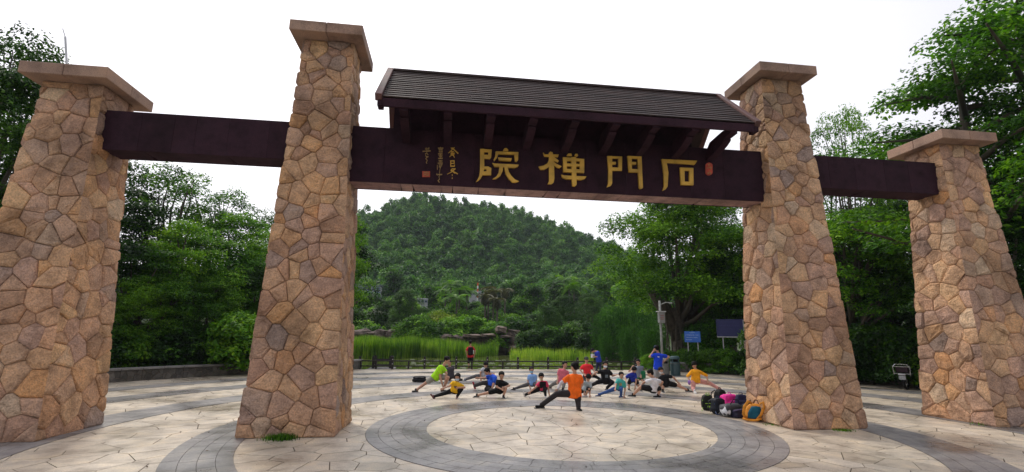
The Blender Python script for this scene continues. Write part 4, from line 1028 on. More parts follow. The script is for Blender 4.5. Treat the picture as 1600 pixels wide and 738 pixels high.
def hand_mesh(mb, wrist, d, palm_n, s):
    """palm, four fingers of different length, thumb leaving the side of the palm; slightly curled"""
    d = d.normalized(); side = d.cross(palm_n).normalized(); nrm = side.cross(d).normalized(); L = .185*s
    pe = wrist+d*L*.48
    mb.caps(wrist, .024*s, pe, .030*s, 8, (1.25, .62), side)
    for i, (o, l) in enumerate(((-.032, .38), (-.011, .46), (.011, .43), (.031, .33))):
        a = pe+side*(o*s)-d*.006*s; b = a+(d*.94+nrm*.22+side*o*2.2)*L*l*.55; c = b+(d*.72+nrm*.62)*L*l*.5
        mb.caps(a, .0098*s, b, .0092*s, 6); mb.caps(b, .0092*s, c, .008*s, 6)
    a = wrist+d*L*.16+side*(-.026*s); b = a+(d*.62-side*.68+nrm*.2)*L*.26; c = b+(d*.85-side*.15+nrm*.3)*L*.2
    mb.caps(a, .0125*s, b, .011*s, 6); mb.caps(b, .011*s, c, .009*s, 6)
def person(spec):
    """joints traced as image points of the person's upright plane (Y0), lengths in metres follow from the place"""
    off, sc = spec['off'], spec['sc']
    px = lambda q: (off[0]+q[0]/sc, off[1]+q[1]/sc)
    S = spec.get('S', 1.7); k = S/1.7; kid = S < 1.5
    gy = off[1]+spec['gy']/sc; g0 = atZ(px(spec['pel'])[0], gy, 0.0)
    Y0 = g0[1]; org = Vector((float(g0[0]), float(Y0), 0))
    def W(q, dy=0):
        p = atY(*px(q), Y0+(q[2] if len(q) > 2 else 0)+dy); return Vector((float(p[0]), float(p[1]), float(p[2])))-org
    phi = R(spec.get('face', 0)); fwd = Vector((math.sin(phi), -math.cos(phi), 0)); lat = Vector((math.cos(phi), math.sin(phi), 0))
    if lat.x < -.05: lat = -lat
    elif abs(lat.x) <= .05: lat = Vector((0, 1, 0))
    pel, chest, head = W(spec['pel']), W(spec['chest']), W(spec['head'])
    vh = head-chest; ex = vh.length-.20*S
    if ex > 0: chest = chest+vh.normalized()*ex*.8
    spine0 = 0
    sw = (.205 if kid else .215)*S*.5
    spine = (chest-pel).normalized(); lat_t = (lat-spine*lat.dot(spine)).normalized()
    shL, shR = chest-lat_t*sw*.86, chest+lat_t*sw*.86
    hipL, hipR = pel-lat*.088*k*1.0, pel+lat*.088*k
    def foot_fix(q):
        p = W(q)
        if p.z < .30:
            g = atZ(*px(q), .075*k); dy = max(-.45, min(.45, float(g[1])-Y0)); p = W(q, dy); p.z = max(.07*k, min(p.z, .16))
        return p
    legs = {}; arms = {}
    for s_, hip in (('L', hipL), ('R', hipR)):
        kn, an = spec['leg'+s_][0], spec['leg'+s_][1]; kn, an = W(kn), foot_fix(an)
        mx = .48*S/1.7*1.7*.53; legs[s_] = (hip, kn, an)
    for s_, sh in (('L', shL), ('R', shR)):
        e, h_ = [W(q) for q in spec['arm'+s_][:2]]
        if h_.z < .04: h_.z = .04
        # keep the limb's proportions
        for _ in range(2):
            v = e-sh; l = v.length; e = sh+v*(max(.14*S, min(.20*S, l))/max(l, 1e-4))
            v = h_-e; l = v.length; h_ = e+v*(max(.12*S, min(.18*S, l))/max(l, 1e-4))
        arms[s_] = (sh, e, h_)
    root = empty('person', org, 0, spec['label'], 'person', spec.get('group'))
    hd = Vector(spec.get('look', (fwd.x, fwd.y, -.15))).normalized(); HM = cross_frame(hd); hs = (.118 if not kid else .135)*S/2*1.0; r_h = hs*1.16; B = 1.10
    body = MB()
    # torso, neck, limbs: tapered tubes that overlap and are fused into one skin
    mid = pel.lerp(chest, .45); bow = -fwd*.03*S*spec.get('bow', 0); mid += bow
    top = chest+spine*.045*S
    body.tube([pel-spine*.06*S, pel-spine*.03*S, pel, mid, chest.lerp(mid, .35), chest, top, top+spine*.02*S], [.05*S, .085*S, .098*S, .082*S, .092*S, .098*S, .06*S, .03*S], 12,
              [(1, .75), (1, .75), (1, .72), (1, .70), (1.05, .68), (1.05, .62), (1.1, .6), (1, .8)], lat_t)
    nb = top.lerp(chest, .3); hc = head
    v = hc-top; 
    if v.length > .16*S: hc = top+v*(.16*S/v.length)
    if v.length < .115*S: hc = top+(v.normalized() if v.length > .02 else spine)*.115*S
    body.caps(nb, .036*S, hc-HM @ Vector((0, r_h*.15, r_h*.4)), .031*S, 9)
    HMr = HM.to_3x3()
    def hp(x, y, z): return hc+HM @ Vector((x*r_h, y*r_h, z*r_h))
    body.ball(hp(0, -.08, .18), (r_h*.80, r_h*.98, r_h*.92), 14, HM); body.ball(hp(0, .18, -.35), (r_h*.66, r_h*.72, r_h*.72), 12, HM); body.ball(hp(0, .50, -.82), (r_h*.30, r_h*.26, r_h*.2), 8, HM)
    body.caps(hp(0, .86, .10), r_h*.08, hp(0, 1.05, -.22), r_h*.14, 6)
    for q in (-1, 1): body.ball(hp(q*.82, -.05, -.05), (r_h*.1, r_h*.17, r_h*.26), 8, HM)
    for s_ in 'LR':
        a, b, c = arms[s_]; body.caps(a, .034*S, b, .027*S, 8); body.caps(b, .027*S, c, .018*S, 8)
        d = (c-b).normalized(); pn = Vector(fwd) if abs(d.dot(fwd)) < .8 else Vector((0, 0, -1)); hand_mesh(body, c, d, pn, k*1.05)
        h, kn, an = legs[s_]; body.caps(h, .055*S, h.lerp(kn, .5), .047*S, 9); body.caps(h.lerp(kn, .5), .047*S, kn, .036*S, 9)
        cm_ = kn.lerp(an, .3); body.caps(kn, .036*S, cm_, .034*S, 9); body.caps(cm_, .037*S, an, .023*S, 9)
    o = remeshed(body, 'body', SKIN, .0105*max(.8, k), 3, root)
    # shirt
    sh_m = flat_mat(spec['shirt']); sl = spec.get('sleeve', .55); mb = MB(); hem = -spec.get('hem', .05)*S
    e_ = [(1.05, .82), (1.08, .84), (1.05, .84), (1.04, .80), (1.1, .78), (1.14, .74), (1.15, .74), (1, .9)]
    mb.tube([pel+spine*hem, pel+spine*(hem+.02*S), pel+spine*.02*S, mid, chest.lerp(mid, .35), chest, top-spine*.004*S, top+spine*.012*S], [.104*S, .112*S, .112*S, .104*S, .110*S, .112*S, .075*S, .045*S], 14, e_, lat_t)
    mb.caps(shL, .045*S, shR, .045*S, 10)
    for s_ in 'LR':
        if s_ in spec.get('bare', ''): continue
        a, b, c = arms[s_]
        if sl <= 1: mb.caps(a, .050*S, a.lerp(b, sl), .048*S, 10)
        else: mb.caps(a, .044*S, b, .036*S, 10); mb.caps(b, .035*S, b.lerp(c, min(.92, sl-1)), .026*S, 10)
    shirt = remeshed(mb, 'shirt', sh_m, .013*max(.8, k), 5, root)
    # trousers or shorts
    tm = flat_mat(spec['pants']); ln = spec.get('plen', 1.9); mb = MB()
    mb.tube([pel-spine*.085*S, pel-spine*.05*S, pel, pel+spine*.035*S], [.06*S, .098*S, .104*S, .09*S], 12, (1.02, .82), lat)
    for s_ in 'LR':
        h, kn, an = legs[s_]
        if ln <= 1: mb.caps(h, .071*S, h.lerp(kn, ln), .062*S, 10)
        else:
            mb.caps(h, .070*S, kn, .050*S, 10); mb.caps(kn, .049*S, kn.lerp(an, min(.93, ln-1)), .041*S if spec.get('loose') else .034*S, 10)
    remeshed(mb, 'trousers' if ln > 1.3 else 'shorts', tm, .014*max(.8, k), 5, root)
    # shoes
    for i, s_ in enumerate('LR'):
        h, kn, an = legs[s_]; sd_ = an-kn; t = Vector(spec.get('toe'+s_, (0, 0, 0)))
        if t.length < .1:
            t = Vector((sd_.x, sd_.y, 0)); t = t.normalized()*.6+fwd*.6 if t.length > .15 else fwd.copy()
        t.normalize(); gz = an.z-.045*k; shm = flat_mat(spec['shoes'] if i == 0 or 'shoes2' not in spec else spec['shoes2'], .5)
        mb = MB(); he = an-t*.045*S*.9-Vector((0, 0, .028*k)); to = an+t*.095*S-Vector((0, 0, .045*k))+Vector((0, 0, max(0, t.z)*.02))
        mb.caps(he, .026*S, to, .021*S, 10, (1, .95)); mb.caps(an+Vector((0, 0, .03*k)), .027*S, an-Vector((0, 0, .02)), .027*S, 9)
        sob = remeshed(mb, 'shoe', shm, .009, 2, root)
        if t.z < .3:
            mb = MB(); lz = max(.008, min(he.z, to.z)-.022*S); a2 = Vector((he.x, he.y, lz)); b2 = Vector((to.x, to.y, lz)); dd = (b2-a2).normalized(); sd2 = Vector((-dd.y, dd.x, 0))
            mb.prism([(-.025*S, -.02*S), (-.025*S, .02*S), (.11*S, .026*S), (.165*S, .018*S), (.165*S, -.018*S), (.11*S, -.026*S)], a2, dd, sd2, (0, 0, 1), -.004, .016)
            mb.build('sole', flat_mat(spec.get('sole', (.5, .5, .5)), .6), sob)
    # hair, eyes, mouth, mask, cap
    mb = MB(); hr = spec.get('hair', 'short')
    mb.ball(hp(0, -.24, .40), (r_h*.97, r_h*1.02, r_h*.90), 14, HM); mb.ball(hp(0, -.42, .0), (r_h*.82, r_h*.72, r_h*.78), 12, HM); mb.ball(hp(0, .52, .84), (r_h*.60, r_h*.30, r_h*.20), 10, HM)
    if hr == 'long':
        mb.caps(hp(0, -.55, -.2), r_h*.6, hp(0, -.75, -1.5), r_h*.34, 9)
        for q in (-1, 1): mb.caps(hp(q*.75, .1, .3), r_h*.26, hp(q*.72, -.05, -1.0), r_h*.2, 8)
    if hr == 'bob':
        for q in (-1, 1): mb.caps(hp(q*.72, .05, .35), r_h*.3, hp(q*.75, -.1, -.6), r_h*.26, 8)
        mb.ball(hp(0, -.5, -.35), (r_h*.8, r_h*.5, r_h*.6), 10, HM)
    if hr == 'tail': mb.caps(hp(0, -1.1, .25), r_h*.22, hp(0, -1.55, -.8), r_h*.12, 8)
    remeshed(mb, 'hair', HAIR, .011, 2, root)
    for q in (-1, 1):
        mb = MB(); mb.ball(hp(q*.32, .80, .05), (r_h*.12, r_h*.07, r_h*.055), 8, HM); mb.build('eye', EYE, root, True)
    if spec.get('mask'):
        mb = MB(); mb.ball(hp(0, .42, -.50), (r_h*.68, r_h*.66, r_h*.50), 12, HM); mk = mb.build('face_mask', flat_mat(spec['mask'], .8), root, True)
    else:
        mb = MB(); mb.ball(hp(0, .82, -.58), (r_h*.20, r_h*.07, r_h*.05), 8, HM); mb.build('mouth', LIP, root, True)
    if spec.get('cap'):
        mb = MB(); mb.ball(hp(0, -.1, .48), (r_h*.96, r_h*1.08, r_h*.82), 14, HM); cp_ = mb.build('cap', flat_mat(spec['cap']), root, True)
        mb = MB(); mb.caps(hp(-.35, 1.0, .50), r_h*.36, hp(.35, 1.0, .50), r_h*.36, 10, (1, 1)); mb.v = [tuple(hc+HM @ Vector(((HM.inverted() @ (Vector(v)-hc)).x, (HM.inverted() @ (Vector(v)-hc)).y, r_h*.50+((HM.inverted() @ (Vector(v)-hc)).z-r_h*.50)*.16))) for v in mb.v]
        mb.build('cap_peak', flat_mat(spec['cap']), cp_, True)
    if spec.get('watch'):
        pass
    # white arm sleeve
    if spec.get('armsleeve'):
        a, b, c = arms[spec['armsleeve']]; mb = MB(); mb.caps(a.lerp(b, .45), .034*S, b, .030*S, 10); mb.caps(b, .030*S, b.lerp(c, .92), .022*S, 10); remeshed(mb, 'arm_sleeve', flat_mat((.62, .60, .66)), .011, 3, root)
    if spec.get('sock'):
        for s_ in 'LR':
            h, kn, an = legs[s_]; mb = MB(); mb.caps(kn.lerp(an, .82), .027*S, an, .025*S, 9); mb.build('sock', flat_mat(spec['sock']), root, True)
    if spec.get('backpack'):
        mb = MB(); c = chest.lerp(pel, .38)-fwd*.15*S*.95; mb.box(c, (.20*S, .12*S, .31*S), rz=math.atan2(fwd.y, fwd.x)+math.pi/2, bev=.04); bp_ = mb.build('backpack', flat_mat(spec['backpack']), root, False)
        mb = MB(); mb.box(c-fwd*.07*S-Vector((0, 0, .04*S)), (.15*S, .04*S, .15*S), rz=math.atan2(fwd.y, fwd.x)+math.pi/2, bev=.015); mb.build('pocket', flat_mat(spec['backpack']), bp_)
        for q in (-1, 1):
            mb = MB(); s0 = chest+lat_t*q*.07*S; mb.tube([s0-fwd*.09*S, s0+spine*.055*S, s0+fwd*.085*S, s0+fwd*.09*S-spine*.1*S, s0-fwd*.05*S-spine*.15*S], .012*S, 6); mb.build('strap', flat_mat(spec['backpack']), bp_)
        mb = MB(); bt_ = c+lat_t*.11*S-Vector((0, 0, .03*S)); mb.caps(bt_-Vector((0, 0, .06*S)), .022*S, bt_+Vector((0, 0, .05*S)), .02*S, 9); mb.build('water_bottle', M['white'], bp_, True)
    if spec.get('print'):
        # print on the shirt: small raised flat shapes following the given points on the chest or back
        for (ux, uz, w_, h_, cc) in spec['print']:
            side_ = fwd if not spec.get('print_back') else -fwd
            c = chest.lerp(pel, uz)+side_*(.085*S)+lat_t*ux*S
            mb = MB(); mb.box((0, 0, 0), (w_, .012, h_)); nr_ = side_; ang = math.atan2(nr_.y, nr_.x)+math.pi/2; mb.v = [tuple(c+Matrix.Rotation(ang, 3, 'Z') @ Vector(v)) for v in mb.v]
            mb.build('shirt_print', flat_mat(cc), shirt)
    return root, arms, legs, org, chest, pel
A_, B_, C_ = (630, 520), (800, 520), (960, 520); SA, SB, SCc = 5.675, 5.675, 5.679
GP = 'people stretching in side lunges on the plaza'
P = []
def pp(off, label, **k): k.update(off=off, sc=SA if off != C_ else SCc, label=label, group=k.get('group', GP)); P.append(k)
pp(A_, 'man in lime-green T-shirt and grey shorts lunging to the left, farthest left of the group', S=1.72, gy=528, pel=(285, 395), chest=(343, 315), head=(388, 245), face=55, look=(.75, -.45, -.45), legL=((195, 450), (112, 512)), legR=((398, 398, -.15), (352, 508)),
   armL=((328, 400, -.15), (350, 470, -.2)), armR=((385, 360, -.1), (372, 425, -.2)), shirt=(.38, .80, .02), pants=(.30, .29, .25), plen=.62, shoes=(.05, .05, .05), sole=(.6, .6, .6), sleeve=.5, toeL=(-.5, -.6, .1))
pp(A_, 'person in dark grey top crouching half hidden behind the man in lime green', S=1.6, gy=425, pel=(420, 385), chest=(415, 320), head=(408, 272), face=10, legL=((395, 400), (405, 425)), legR=((470, 400), (520, 420)), armL=((395, 345), (400, 395)), armR=((428, 360), (420, 410)),
   shirt=(.06, .055, .065), pants=(.10, .08, .07), shoes=BLACK)
pp(A_, 'girl in yellow T-shirt and black leggings with a pale blue mask, in a low lunge', S=1.38, gy=580, pel=(455, 512), chest=(475, 455), head=(482, 398), face=-10, look=(-.25, -.9, -.25), hair='long', mask=(.45, .62, .75), legL=((368, 538), (268, 568)), legR=((518, 500, -.1), (478, 566)),
   armL=((415, 470, -.1), (360, 492, -.15)), armR=((532, 480, -.1), (492, 488, -.25)), shirt=(.80, .46, .015), pants=BLACK, plen=1.93, shoes=(.12, .05, .05), sole=(.6, .5, .5), sock=(.6, .6, .6), toeL=(-.6, -.3, .7), print=[(0, .35, .10, .03, (.05, .05, .08)), (.01, .5, .07, .03, (.05, .05, .08))])
pp(A_, 'person in pale grey shirt bowing forward behind the man with red shoes', S=1.66, gy=428, pel=(712, 385), chest=(735, 335), head=(733, 290), face=0, look=(0, -.7, -.7), legL=((640, 385), (545, 418)), legR=((770, 392), (765, 425)), armL=((690, 345, -.1), (688, 400, -.15)), armR=((768, 350), (755, 400, -.1)),
   shirt=(.42, .43, .47), pants=(.10, .10, .11), shoes=(.25, .27, .30), bow=.5)
pp(A_, 'man in royal blue shirt and dark trousers stretching out a leg with a red shoe', S=1.72, gy=520, pel=(775, 450), chest=(795, 392), head=(742, 345), face=-60, look=(-.75, -.35, -.55), legL=((710, 445, -.15), (632, 468)), legR=((738, 500, -.05), (800, 512)), armL=((745, 395, .1), (697, 402, .1)), armR=((798, 460, -.25), (782, 535, -.3)),
   shirt=(.02, .10, .62), pants=(.045, .042, .045), plen=1.95, loose=True, shoes=(.45, .03, .05), sole=(.5, .05, .07), toeL=(-.35, -.2, .95), bow=1)
pp(A_, 'boy in black T-shirt and shorts squatting beside the man with red shoes', S=1.42, gy=575, pel=(850, 512), chest=(868, 440), head=(872, 392), face=5, look=(0, -.9, -.3), legL=((752, 532), (655, 556)), legR=((910, 492, -.25), (890, 560, -.15)), armL=((830, 475, -.1), (868, 500, -.25)), armR=((925, 462, -.05), (880, 488, -.3)),
   shirt=BLACK, pants=BLACK, plen=.75, shoes=BLACK, sole=(.3, .3, .3))
pp(A_, 'person in red T-shirt with a black backpack standing at the fence facing the pond', S=1.62, gy=320, pel=(596, 208), chest=(597, 138), head=(597, 88), face=178, legL=((580, 262), (584, 312)), legR=((610, 262), (606, 312)), armL=((556, 165), (566, 205)), armR=((640, 165), (630, 205)),
   shirt=(.62, .03, .035), pants=BLACK, plen=1.35, shoes=(.12, .05, .03), backpack=BLACK, group='people standing at the edge of the plaza')
pp(B_, 'child in light blue T-shirt with a blue mask lunging to the left, grey trousers', S=1.34, gy=515, pel=(180, 452), chest=(180, 385), head=(172, 332), face=0, mask=(.25, .50, .68), legL=((98, 472), (14, 498)), legR=((208, 462, -.25), (206, 506)), armL=((143, 425), (160, 490, -.1)), armR=((215, 425), (205, 480, -.2)),
   shirt=(.22, .40, .75), pants=(.09, .085, .09), plen=1.9, shoes=BLACK)
pp(B_, 'child in pink and black top with a cream mask reaching for a white shoe', S=1.36, gy=572, pel=(275, 492), chest=(270, 448), head=(262, 405), face=-8, look=(-.1, -.85, -.45), mask=(.70, .62, .42), legL=((190, 522), (112, 553)), legR=((290, 508, -.2), (298, 560)), armL=((212, 482, -.1), (160, 525, -.15)), armR=((322, 490, -.05), (330, 548, -.15)),
   shirt=(.62, .05, .12), pants=BLACK, plen=1.9, shoes=(.62, .62, .62), sole=(.7, .7, .7), toeL=(-.4, -.2, .9), print=[(0, .3, .22, .22, BLACK)])
pp(B_, 'adult in pink T-shirt and grey trousers lunging just left of the instructor in orange', S=1.68, gy=507, pel=(438, 430), chest=(457, 345), head=(467, 298), face=5, legL=((378, 448), (330, 478)), legR=((462, 445, -.3), (452, 500)), armL=((410, 385), (404, 425, -.1)), armR=((492, 390), (478, 430, -.2)),
   shirt=(.68, .16, .22), pants=(.20, .19, .18), plen=1.9, shoes=BLACK)
pp(B_, 'instructor in bright orange T-shirt and black trousers lunging with his back turned', S=1.74, gy=676, pel=(556, 540), chest=(553, 395), head=(553, 305), face=172, look=(-.6, .75, -.1), legL=((395, 545), (258, 645)), legR=((585, 610, -.1), (590, 662)), armL=((436, 445, .05), (405, 500, .1)), armR=((622, 455, .2), (606, 500, .3)),
   shirt=(.90, .15, .012), pants=(.028, .024, .026), plen=1.95, loose=True, shoes=BLACK, sole=(.05, .05, .05), armsleeve='L', hem=.075, toeL=(-.9, -.3, .15), toeR=(.1, -1, 0))
pp(B_, 'adult in red T-shirt and dark cap crouching right of the instructor, near the fence', S=1.66, gy=440, pel=(668, 375), chest=(662, 295), head=(660, 240), face=0, cap=(.05, .06, .05), legL=((640, 405), (648, 435)), legR=((735, 385), (800, 425)), armL=((608, 325), (635, 365, -.2)), armR=((716, 320), (735, 355, -.2)),
   shirt=(.75, .03, .04), pants=BLACK, shoes=BLACK)
pp(B_, 'man in blue polo shirt and dark cap bending over a white paper at the fence', S=1.66, gy=342, pel=(770, 248), chest=(765, 180), head=(708, 158), face=-75, look=(-.7, -.2, -.7), cap=BLACK, legL=((755, 292), (748, 332)), legR=((783, 292), (782, 336)), armL=((752, 215, .1), (728, 215, .1)), armR=((770, 215, -.1), (732, 212, -.1)),
   shirt=(.025, .05, .42), pants=(.02, .025, .06), plen=1.93, shoes=BLACK, group='people standing at the edge of the plaza')
pp(B_, 'woman in black T-shirt and long black trousers with a white mask, hands spread out', S=1.68, gy=500, pel=(832, 425), chest=(825, 345), head=(825, 287), face=0, hair='tail', mask=(.70, .78, .85), legL=((758, 440, -.1), (690, 475)), legR=((892, 440, -.2), (842, 490)), armL=((745, 352, -.1), (712, 375, -.2)), armR=((880, 368), (908, 378, -.1)),
   shirt=BLACK, pants=BLACK, plen=1.93, shoes=BLACK, print=[(0, .5, .12, .12, (.15, .18, .2))])
pp(B_, 'boy in light grey top bowing low, partly hidden by the instructor in orange', S=1.36, gy=570, pel=(652, 502), chest=(668, 455), head=(675, 415), face=10, look=(.1, -.5, -.85), legL=((620, 520), (580, 545)), legR=((682, 500, -.2), (650, 556)), armL=((645, 490), (640, 530, -.1)), armR=((692, 500, -.1), (690, 548, -.15)),
   shirt=(.35, .40, .42), pants=BLACK, plen=.8, shoes=(.62, .62, .62), bow=.8)
pp(B_, 'small boy in teal T-shirt and blue jeans stretching his leg to the left', S=1.26, gy=575, pel=(948, 490), chest=(966, 430), head=(970, 384), face=-5, legL=((868, 515), (770, 550)), legR=((968, 502, -.25), (966, 562)), armL=((920, 465, -.1), (917, 494, -.25)), armR=((1003, 505), (993, 565, -.1)),
   shirt=(.06, .40, .36), pants=(.03, .08, .26), plen=1.9, shoes=(.03, .06, .2), print=[(-.01, .45, .09, .09, (.35, .30, .15))])
pp(C_, 'boy in dark blue T-shirt bending down with both hands to the ground', S=1.40, gy=515, pel=(165, 415), chest=(155, 372), head=(163, 345), face=0, look=(0, -.65, -.75), legL=((128, 450), (130, 500)), legR=((205, 455, -.1), (232, 505)), armL=((103, 400), (100, 430, -.2)), armR=((195, 440, -.15), (182, 500, -.2)),
   shirt=(.015, .03, .28), pants=BLACK, plen=.8, shoes=BLACK, bow=1)
pp(C_, 'person in grey sleeveless top holding a green bag, behind the boy in dark blue', S=1.66, gy=440, pel=(228, 380), chest=(218, 312), head=(210, 262), face=-40, look=(-.5, -.8, -.3), legL=((215, 420), (200, 436)), legR=((240, 418), (262, 434)), armL=((172, 300), (150, 318)), armR=((238, 345), (236, 380, -.2)),
   shirt=(.18, .20, .24), sleeve=.1, pants=(.02, .16, .06), plen=.7, shoes=BLACK)
pp(C_, 'man in royal blue T-shirt and navy cap standing, his back turned', S=1.70, gy=462, pel=(385, 318), chest=(390, 200), head=(372, 140), face=170, look=(-.35, .9, -.1), cap=(.012, .02, .06), legL=((368, 395), (366, 452)), legR=((400, 395), (402, 452)), armL=((312, 215), (345, 165, .05)), armR=((487, 215), (445, 250, .05)),
   shirt=(.012, .06, .62), pants=(.33, .33, .33), plen=.9, shoes=BLACK, hem=.04, print_back=True, print=[(-.035+.012*i, .12, .014, .05, (.75, .75, .75)) for i in range(4)], group='people standing at the edge of the plaza')
pp(C_, 'man in white T-shirt and black shorts squatting sideways, one leg out to the left', S=1.68, gy=577, pel=(345, 500), chest=(348, 425), head=(318, 362), face=-140, look=(-.75, .4, -.45), legL=((235, 482), (165, 552)), legR=((402, 500, -.1), (388, 560)), armL=((262, 440, .1), (232, 478, .15)), armR=((425, 440, .05), (412, 470, .1)),
   shirt=(.68, .68, .72), pants=BLACK, plen=.8, shoes=BLACK, sole=(.6, .6, .6), bow=.8)
pp(C_, 'person in black T-shirt and shorts with a white mask lunging to the right', S=1.62, gy=527, pel=(455, 450), chest=(440, 392), head=(412, 338), face=10, look=(-.1, -.95, -.25), mask=(.62, .62, .62), legL=((432, 462), (430, 515)), legR=((560, 468), (652, 510)), armL=((395, 420), (400, 455, -.1)), armR=((525, 398), (562, 440)),
   shirt=BLACK, pants=BLACK, plen=.72, shoes=BLACK)
pp(C_, 'woman in orange-yellow top and pink trousers in a wide lunge, farthest right of the group', S=1.62, gy=525, pel=(722, 425), chest=(722, 345), head=(713, 300), face=0, look=(-.1, -.7, -.7), hair='bob', legL=((697, 492, -.1), (712, 520)), legR=((850, 452), (955, 512)), armL=((650, 385), (668, 430, -.15)), armR=((822, 382), (826, 420, -.1)),
   shirt=(.82, .36, .015), pants=(.62, .30, .27), plen=1.92, shoes=(.65, .65, .65), sole=(.7, .7, .7), sleeve=1.2)
res = {}
import os
for i, s_ in enumerate(P):
    res[i] = person(s_)
# things held
r_, arms, legs, org, ch, pe = res[12]
mb = MB(); h_ = org+(arms['L'][2]+arms['R'][2])/2+Vector((-.09, 0, .05)); mb.box(h_, (.14, .20, .22), rz=.3, bev=.004); tag(mb.build('white_bag', flat_mat((.6, .62, .64))), 'small white paper bag held by the man in blue at the fence', 'bag')
r_, arms, legs, org, ch, pe = res[21]
mb = MB(); mb.ball(org+arms['L'][2]+Vector((-.03, -.03, -.05)), (.07, .05, .09), 10); tag(mb.build('purple_bundle', flat_mat((.30, .16, .48)), None, True), 'small purple bundle in the hand of the woman in orange-yellow', 'bag')
r_, arms, legs, org, ch, pe = res[17]
mb = MB(); mb.box(org+Vector((.1, -.16, pe.z+.05)), (.22, .14, .34), bev=.04); tag(mb.build('green_bag', flat_mat((.015, .17, .07))), 'green bag hanging at the side of the person in grey', 'bag')

# ------------------------------------------------------------------ bags
def rounded(mb, c, d, pw=.78, seed=0, rz=0, taper=.12):
    b = MB(); b.ball((0, 0, 0), (1, 1, 1), 16); Rz = Matrix.Rotation(rz, 3, 'Z')
    V = []
    for v in b.v:
        v = Vector(v); m_ = max(abs(v.x), abs(v.y), abs(v.z)); q = v.lerp(v/m_, pw)
        k = 1+.09*math.sin(q.x*4+seed)+.08*math.sin(q.z*5+seed*2)+.07*math.sin(q.y*6+q.z*3+seed); t_ = 1-taper*q.z
        V.append(Vector(c)+Rz @ Vector((q.x*k*d[0]/2*t_, q.y*k*d[1]/2*t_, q.z*d[2]/2)))
    mb.add(V, b.f); return mb
def backpack(px, py, size, c_body, c_trim, label, rz=0, tilt=0, seed=0, open_back=None, name='backpack', cat='backpack'):
    g = atZ(px, py, 0); root = empty(name, (g[0], g[1], 0), R(rz), label, cat, 'bags heaped beside the tall right pillar'); root.rotation_euler.x = R(tilt)
    w_, d_, h_ = size; h_ *= .86; bm = flat_mat(c_body, .6, noise=.3, bump=.5, bs=14); tmat = flat_mat(c_trim, .6)
    mb = MB(); rounded(mb, (0, 0, h_*.5), (w_, d_, h_), seed=seed); mb.build('main_compartment', bm, root, True)
    mb = MB(); rounded(mb, (0, -d_*.52, h_*.33), (w_*.78, d_*.4, h_*.5), seed=seed+1); pk = mb.build('front_pocket', bm, root, True)
    mb = MB(); mb.tube([(-w_*.32, -d_*.70, h_*.52), (0, -d_*.75, h_*.545), (w_*.32, -d_*.70, h_*.52)], .008, 6); mb.build('zip', tmat, pk)
    mb = MB(); mb.tube([(-w_*.45, -d_*.15, h_*.62), (-w_*.25, -d_*.2, h_*.93), (0, -d_*.2, h_*1.0), (w_*.25, -d_*.2, h_*.93), (w_*.45, -d_*.15, h_*.62)], .010, 6); mb.build('piping', tmat, root)
    mb = MB(); mb.tube([(-.05, 0, h_*.97), (-.04, 0, h_*1.10), (.04, 0, h_*1.10), (.05, 0, h_*.97)], .012, 6); mb.build('handle', tmat, root)
    for q in (-1, 1):
        mb = MB(); mb.tube([(q*w_*.22, d_*.45, h_*.92), (q*w_*.32, d_*.85, h_*.75), (q*w_*.36, d_*.9, h_*.4), (q*w_*.42, d_*.5, h_*.1)], .02, 7, (1.5, .5)); mb.build('shoulder_strap', bm, root)
    mb = MB(); mb.tube([(-w_*.46, -d_*.3, h_*.2), (-w_*.62, -d_*.7, .03), (-w_*.35, -d_*1.2, .012), (-w_*.1, -d_*1.0, .012)], .010, 5, (1.6, .5)); mb.build('loose_strap', tmat, root)
    mb = MB(); mb.caps((w_*.50, -d_*.1, h_*.12), .035, (w_*.50, -d_*.1, h_*.36), .033, 9); mb.build('side_bottle', flat_mat((.25, .28, .3), .3), root, True)
    mb = MB(); mb.box((0, -d_*.74, h_*.34), (w_*.3, .012, h_*.10), bev=.003); mb.build('badge', tmat, pk)
    return root
def gz(x, y): return atZ(x, y, 0)
backpack(1106, 641, (.34, .22, .52), (.012, .016, .012), (.28, .55, .05), 'black backpack with lime-green trim, leftmost of the heap by the pillar', rz=-15, tilt=10, seed=1)
backpack(1123, 647, (.38, .26, .50), (.012, .014, .022), (.02, .04, .12), 'bulging black and navy backpack in front of the lime-trimmed one', rz=12, tilt=0, seed=2)
backpack(1126, 633, (.36, .26, .56), (.010, .010, .011), (.05, .05, .05), 'plain black backpack standing at the back of the heap', rz=30, tilt=0, seed=3)
backpack(1160, 640, (.34, .28, .50), (.012, .014, .05), (.03, .03, .10), 'dark navy backpack leaning on the pillar behind the orange one', rz=-20, tilt=-8, seed=4)
backpack(1141, 637, (.44, .28, .46), (.75, .03, .30), (.6, .1, .5), 'hot pink bag lying behind the grey one', rz=8, tilt=0, seed=5)
g = gz(1142, 651); root = empty('duffel_bag', (g[0], g[1], 0), R(12), 'dark grey bag with a white end lying in front of the pink bag', 'bag', 'bags heaped beside the tall right pillar')
mb = MB(); rounded(mb, (.05, 0, .17), (.60, .32, .34), .7, 6); mb.build('main_compartment', flat_mat((.055, .055, .062), .5, bump=.5, bs=12), root, True)
mb = MB(); rounded(mb, (-.19, -.02, .15), (.17, .27, .26), .6, 7); mb.build('white_end', flat_mat((.6, .6, .62)), root, True)
mb = MB(); mb.tube([(-.1, -.12, .33), (-.02, -.16, .46), (.14, -.16, .44), (.2, -.12, .33)], .012, 6); mb.build('handle', flat_mat(BLACK), root)
g = gz(1155, 653); root = empty('shoulder_bag', (g[0], g[1], 0), R(-10), 'flat black bag squeezed between the grey bag and the orange backpack', 'bag', 'bags heaped beside the tall right pillar')
